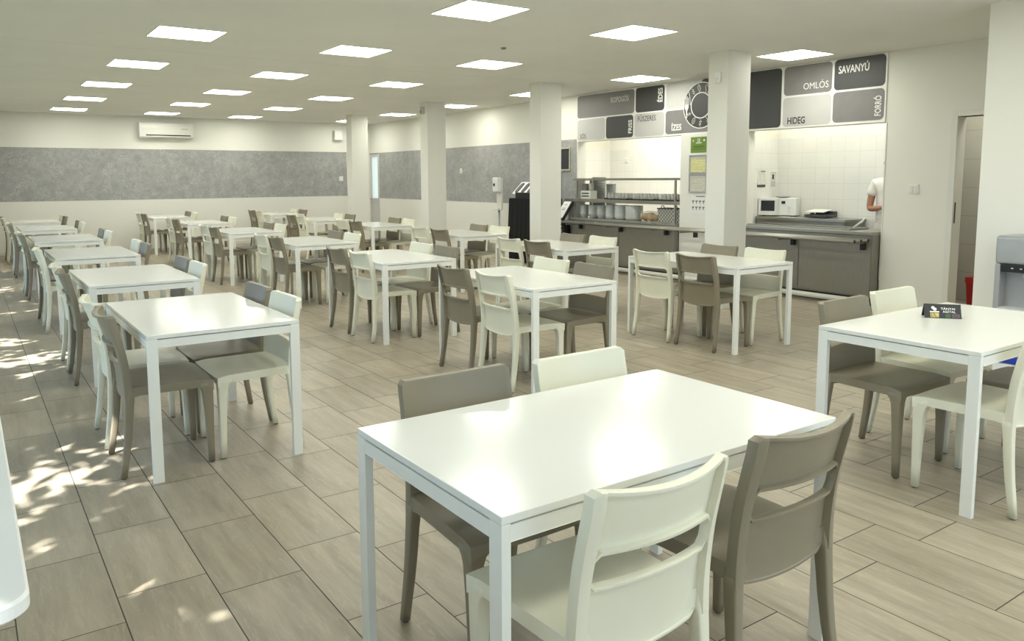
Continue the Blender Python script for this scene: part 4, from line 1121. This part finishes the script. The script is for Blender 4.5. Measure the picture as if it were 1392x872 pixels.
# local frame: person faces -Y, their right hand is at -X; turned afterwards towards the dining room
person = thing('person', 'person in white t-shirt and pale blue head covering, hands together behind the right counter', 'person', (9.40, 5.185, 0), math.radians(-62))
V = []; E_ = []; Rr = []
def pv(p, r, link=None):
    V.append(p); Rr.append(r)
    if link is not None: E_.append((link, len(V) - 1))
    return len(V) - 1
pel = pv((0, 0, 0.95), (0.150, 0.105)); wst = pv((0, 0, 1.10), (0.135, 0.095), pel); chst = pv((0, 0.005, 1.27), (0.155, 0.108), wst)
shd = pv((0, 0.01, 1.405), (0.11, 0.075), chst); nk = pv((0, 0.004, 1.490), 0.062, shd); hd0 = pv((0, -0.012, 1.560), (0.084, 0.094), nk); hd1 = pv((0, -0.012, 1.630), (0.104, 0.122), hd0); hd2 = pv((0, -0.004, 1.710), (0.096, 0.116), hd1)
for s in (-1, 1):
    sh_ = pv((s * 0.175, 0.01, 1.385), 0.058, shd); ub = pv((s * 0.215, 0.005, 1.24), 0.046, sh_); el = pv((s * 0.235, -0.01, 1.075), 0.040, ub)
    fa = pv((s * 0.165, -0.14, 1.085), 0.036, el); wr = pv((s * 0.075, -0.235, 1.105), 0.026, fa)
    palm = pv((s * 0.035, -0.275, 1.11), (0.030, 0.020), wr); pend = pv((s * 0.008, -0.295, 1.105), (0.024, 0.016), palm)
    for i, (dz, L) in enumerate(((0.030, 0.065), (0.011, 0.075), (-0.010, 0.070), (-0.030, 0.055))):
        k1 = pv((s * 0.000, -0.305 - 0.004 * i + (0.0 if s < 0 else -0.022), 1.105 + dz), 0.0095, pend)
        k2 = pv((-s * L * .45, -0.318 + (0.0 if s < 0 else -0.022), 1.103 + dz), 0.009, k1)
        pv((-s * L * .9, -0.300 + (0.0 if s < 0 else -0.024), 1.098 + dz), 0.008, k2)
    th1 = pv((s * 0.035, -0.285, 1.142), 0.011, palm); pv((s * 0.010, -0.310, 1.158), 0.0095, th1)
    hp = pv((s * 0.095, 0.0, 0.88), 0.095, pel); kn = pv((s * 0.10, -0.01, 0.50), 0.062, hp); an = pv((s * 0.105, 0.02, 0.09), 0.042, kn); pv((s * 0.115, -0.12, 0.035), 0.035, an)
body = skin_mesh('body', V, E_, Rr, 'skin', pel, 2); body.parent = person
# face: eyes, ears, nose and mouth under a pale blue mask
MB().lathe([(0.0, 0), (0.010, 0.004), (0.014, 0.014), (0.0, 0.045)], 10, (0, -0.106, 1.600)).build('nose', 'skin', person)
for s in (-1, 1):
    MB().lathe([(0, -0.007), (0.010, 0), (0, 0.007)], 10, (s * 0.033, -0.096, 1.655)).build('eye', 'hair', person)
    MB().lathe([(0, -0.03), (0.012, -0.015), (0.016, 0.012), (0, 0.03)], 10, (s * 0.086, 0.0, 1.635)).build('ear', 'skin', person)
MB().bbox(-0.024, 0.024, -0.100, -0.090, 1.562, 1.568, 0.002).build('mouth', 'red', person)
R = []
for q in range(7):
    v_ = q / 6; zz = 1.530 + 0.108 * v_; kk = 0.84 + 0.20 * math.sin(PI * (0.15 + 0.75 * v_))
    R.append([(0.092 * kk * math.sin(a), -0.012 - 0.116 * kk * math.cos(a), zz) for a in [math.radians(-88 + 176 * w_ / 16) for w_ in range(17)]])
MB().rings(R, False, False).build('face_mask', 'cap', person)
# t-shirt
V = []; E_ = []; Rr = []
a = pv((0, 0, 0.80), (0.200, 0.155)); b_ = pv((0, 0, 1.06), (0.172, 0.132), a); c_ = pv((0, 0.005, 1.26), (0.178, 0.134), b_); d_ = pv((0, 0.01, 1.400), (0.150, 0.112), c_); pv((0, 0.006, 1.480), (0.086, 0.084), d_)
for s in (-1, 1):
    e_ = pv((s * 0.175, 0.01, 1.385), 0.074, d_); f_ = pv((s * 0.208, 0.004, 1.29), 0.068, e_); pv((s * 0.219, 0.0, 1.225), 0.066, f_)
skin_mesh('t_shirt', V, E_, Rr, 'tshirt', 0, 2).parent = person
MB().bbox(-0.045, 0.045, -0.128, -0.118, 1.27, 1.305, 0.003).build('chest_print', 'mgrey', person)
V = []; E_ = []; Rr = []
z9 = pv((0, 0, 1.02), (0.140, 0.100)); a = pv((0, 0, 0.93), (0.158, 0.115), z9)
for s in (-1, 1):
    h_ = pv((s * 0.095, 0, 0.86), 0.106, a); k_ = pv((s * 0.10, -0.01, 0.50), 0.078, h_); pv((s * 0.105, 0.01, 0.09), 0.062, k_)
skin_mesh('trousers', V, E_, Rr, 'trousers', 0, 2).parent = person
R = []
for i in range(11):
    q = i / 10; e_ = math.cos(q * PI / 2 * .97) ** 0.7
    R.append([(0.094 * e_ * math.cos(2 * PI * k2 / 24), -0.004 + 0.116 * e_ * math.sin(2 * PI * k2 / 24), 1.676 + 0.030 * math.sin(2 * PI * k2 / 24) * (1 - q) + 0.112 * math.sin(q * PI / 2)) for k2 in range(24)])
MB().rings(R).build('cap', 'cap', person)

# ------------------------------------------------------------------ daylight: sun through leaves, sky
leaves = MB(); rl = random.Random(11)
SD = Vector((0.47, 0.34, -0.88)).normalized()     # way the sunlight travels
def shade(fx, fy):
    """mean number of leaves between the sun and a floor point: thick crowns with thin places"""
    lit = 0.0
    for cx_, cy2, rx, ry, g_ in ((0.20, 4.30, 0.42, 0.55, 1.0), (0.55, 4.75, 0.35, 0.35, 0.7), (0.25, 7.45, 0.55, 0.45, 1.25), (0.30, 6.7, 0.5, 0.35, 0.9), (0.2, 8.3, 0.4, 0.3, 0.9),
                                 (0.25, 10.2, 0.5, 0.5, 0.8), (0.3, 12.5, 0.5, 0.6, 0.8), (0.85, 2.75, 0.25, 0.2, 0.55), (0.75, 3.35, 0.3, 0.25, 0.6), (0.62, 4.0, 0.22, 0.2, 0.7)):
        lit = max(lit, g_ * math.exp(-((fx - cx_) / rx) ** 2 - ((fy - cy2) / ry) ** 2))
    return max(0.22, 5.2 - 4.6 * lit)
AREA = 4.2 * 17.0; LEAF = 0.0105
cand = int(5.2 * AREA / LEAF)
for _ in range(cand):
    fx = rl.uniform(-1.4, 2.8); fy = rl.uniform(-1.0, 16.0)
    if rl.random() > shade(fx, fy) / 5.2: continue
    h_ = rl.uniform(3.6, 5.6); tt = h_ / 0.88 * SD.length * (0.88 / -SD.z)
    c0 = Vector((fx, fy, 0)) - SD * tt
    if c0.x > XL - 0.45: continue
    L = rl.uniform(0.16, 0.26); Wd = L * rl.uniform(0.45, 0.62)
    q = (Vector((rl.gauss(0, 1), rl.gauss(0, 1), rl.gauss(0, 1))) - SD * 1.5).normalized(); a_ = q.orthogonal().normalized(); b_ = q.cross(a_)
    th_ = rl.uniform(0, 2 * PI); a_, b_ = a_ * math.cos(th_) + b_ * math.sin(th_), b_ * math.cos(th_) - a_ * math.sin(th_)
    leaves.poly([c0 - a_ * L / 2, c0 - b_ * Wd / 2 - a_ * L * .05, c0 + a_ * L / 2, c0 + b_ * Wd / 2 - a_ * L * .05], [(0, 1, 2, 3)])
tree = thing('garden_tree', 'leafy trees standing outside the window wall', 'tree', (-2.8, 4.0, 0))
leaves2 = MB(); leaves2.poly([(x + 2.8, y - 4.0, z) for x, y, z in leaves.v], leaves.f)
lo = leaves2.build('foliage', 'leaf', tree); lo['kind'] = 'stuff'
for y in (-4.0, 1.5, 6.5):
    MB().tube([(0, y, -0.1), (0.05, y + 0.05, 1.5), (0.0, y + 0.1, 3.2), (0.1, y, 5.6)], [0.14, 0.12, 0.09, 0.03], 10).build('trunk', 'bark', tree)
struct(MB().box(-40, XL - 0.3, -40, 60, -0.3, -0.05).build('ground', plain('garden_ground', srgb(72, 80, 52), 0.9, var=0.1)))
sun = bpy.data.lights.new('sun', 'SUN'); sun.energy = 22.0; sun.angle = math.radians(0.53); sun.color = (1.0, 0.99, 0.97)
so_ = bpy.data.objects.new('sun', sun); C.objects.link(so_)
so_.rotation_euler = SD.to_track_quat('-Z', 'Y').to_euler()
wd_ = bpy.data.worlds.new('world'); sc.world = wd_; wd_.use_nodes = True
wn_ = wd_.node_tree.nodes; bgn = wn_['Background']
bgn.inputs[0].default_value = (0.62, 0.86, 1.14, 1); bgn.inputs[1].default_value = 2.2

# ------------------------------------------------------------------ view
sc.view_settings.view_transform = 'Standard'; sc.view_settings.look = 'None'
sc.view_settings.gamma = 1.0; sc.view_settings.use_curve_mapping = False
sc.view_settings.exposure = -0.04
cy = sc.cycles if hasattr(sc, 'cycles') else None
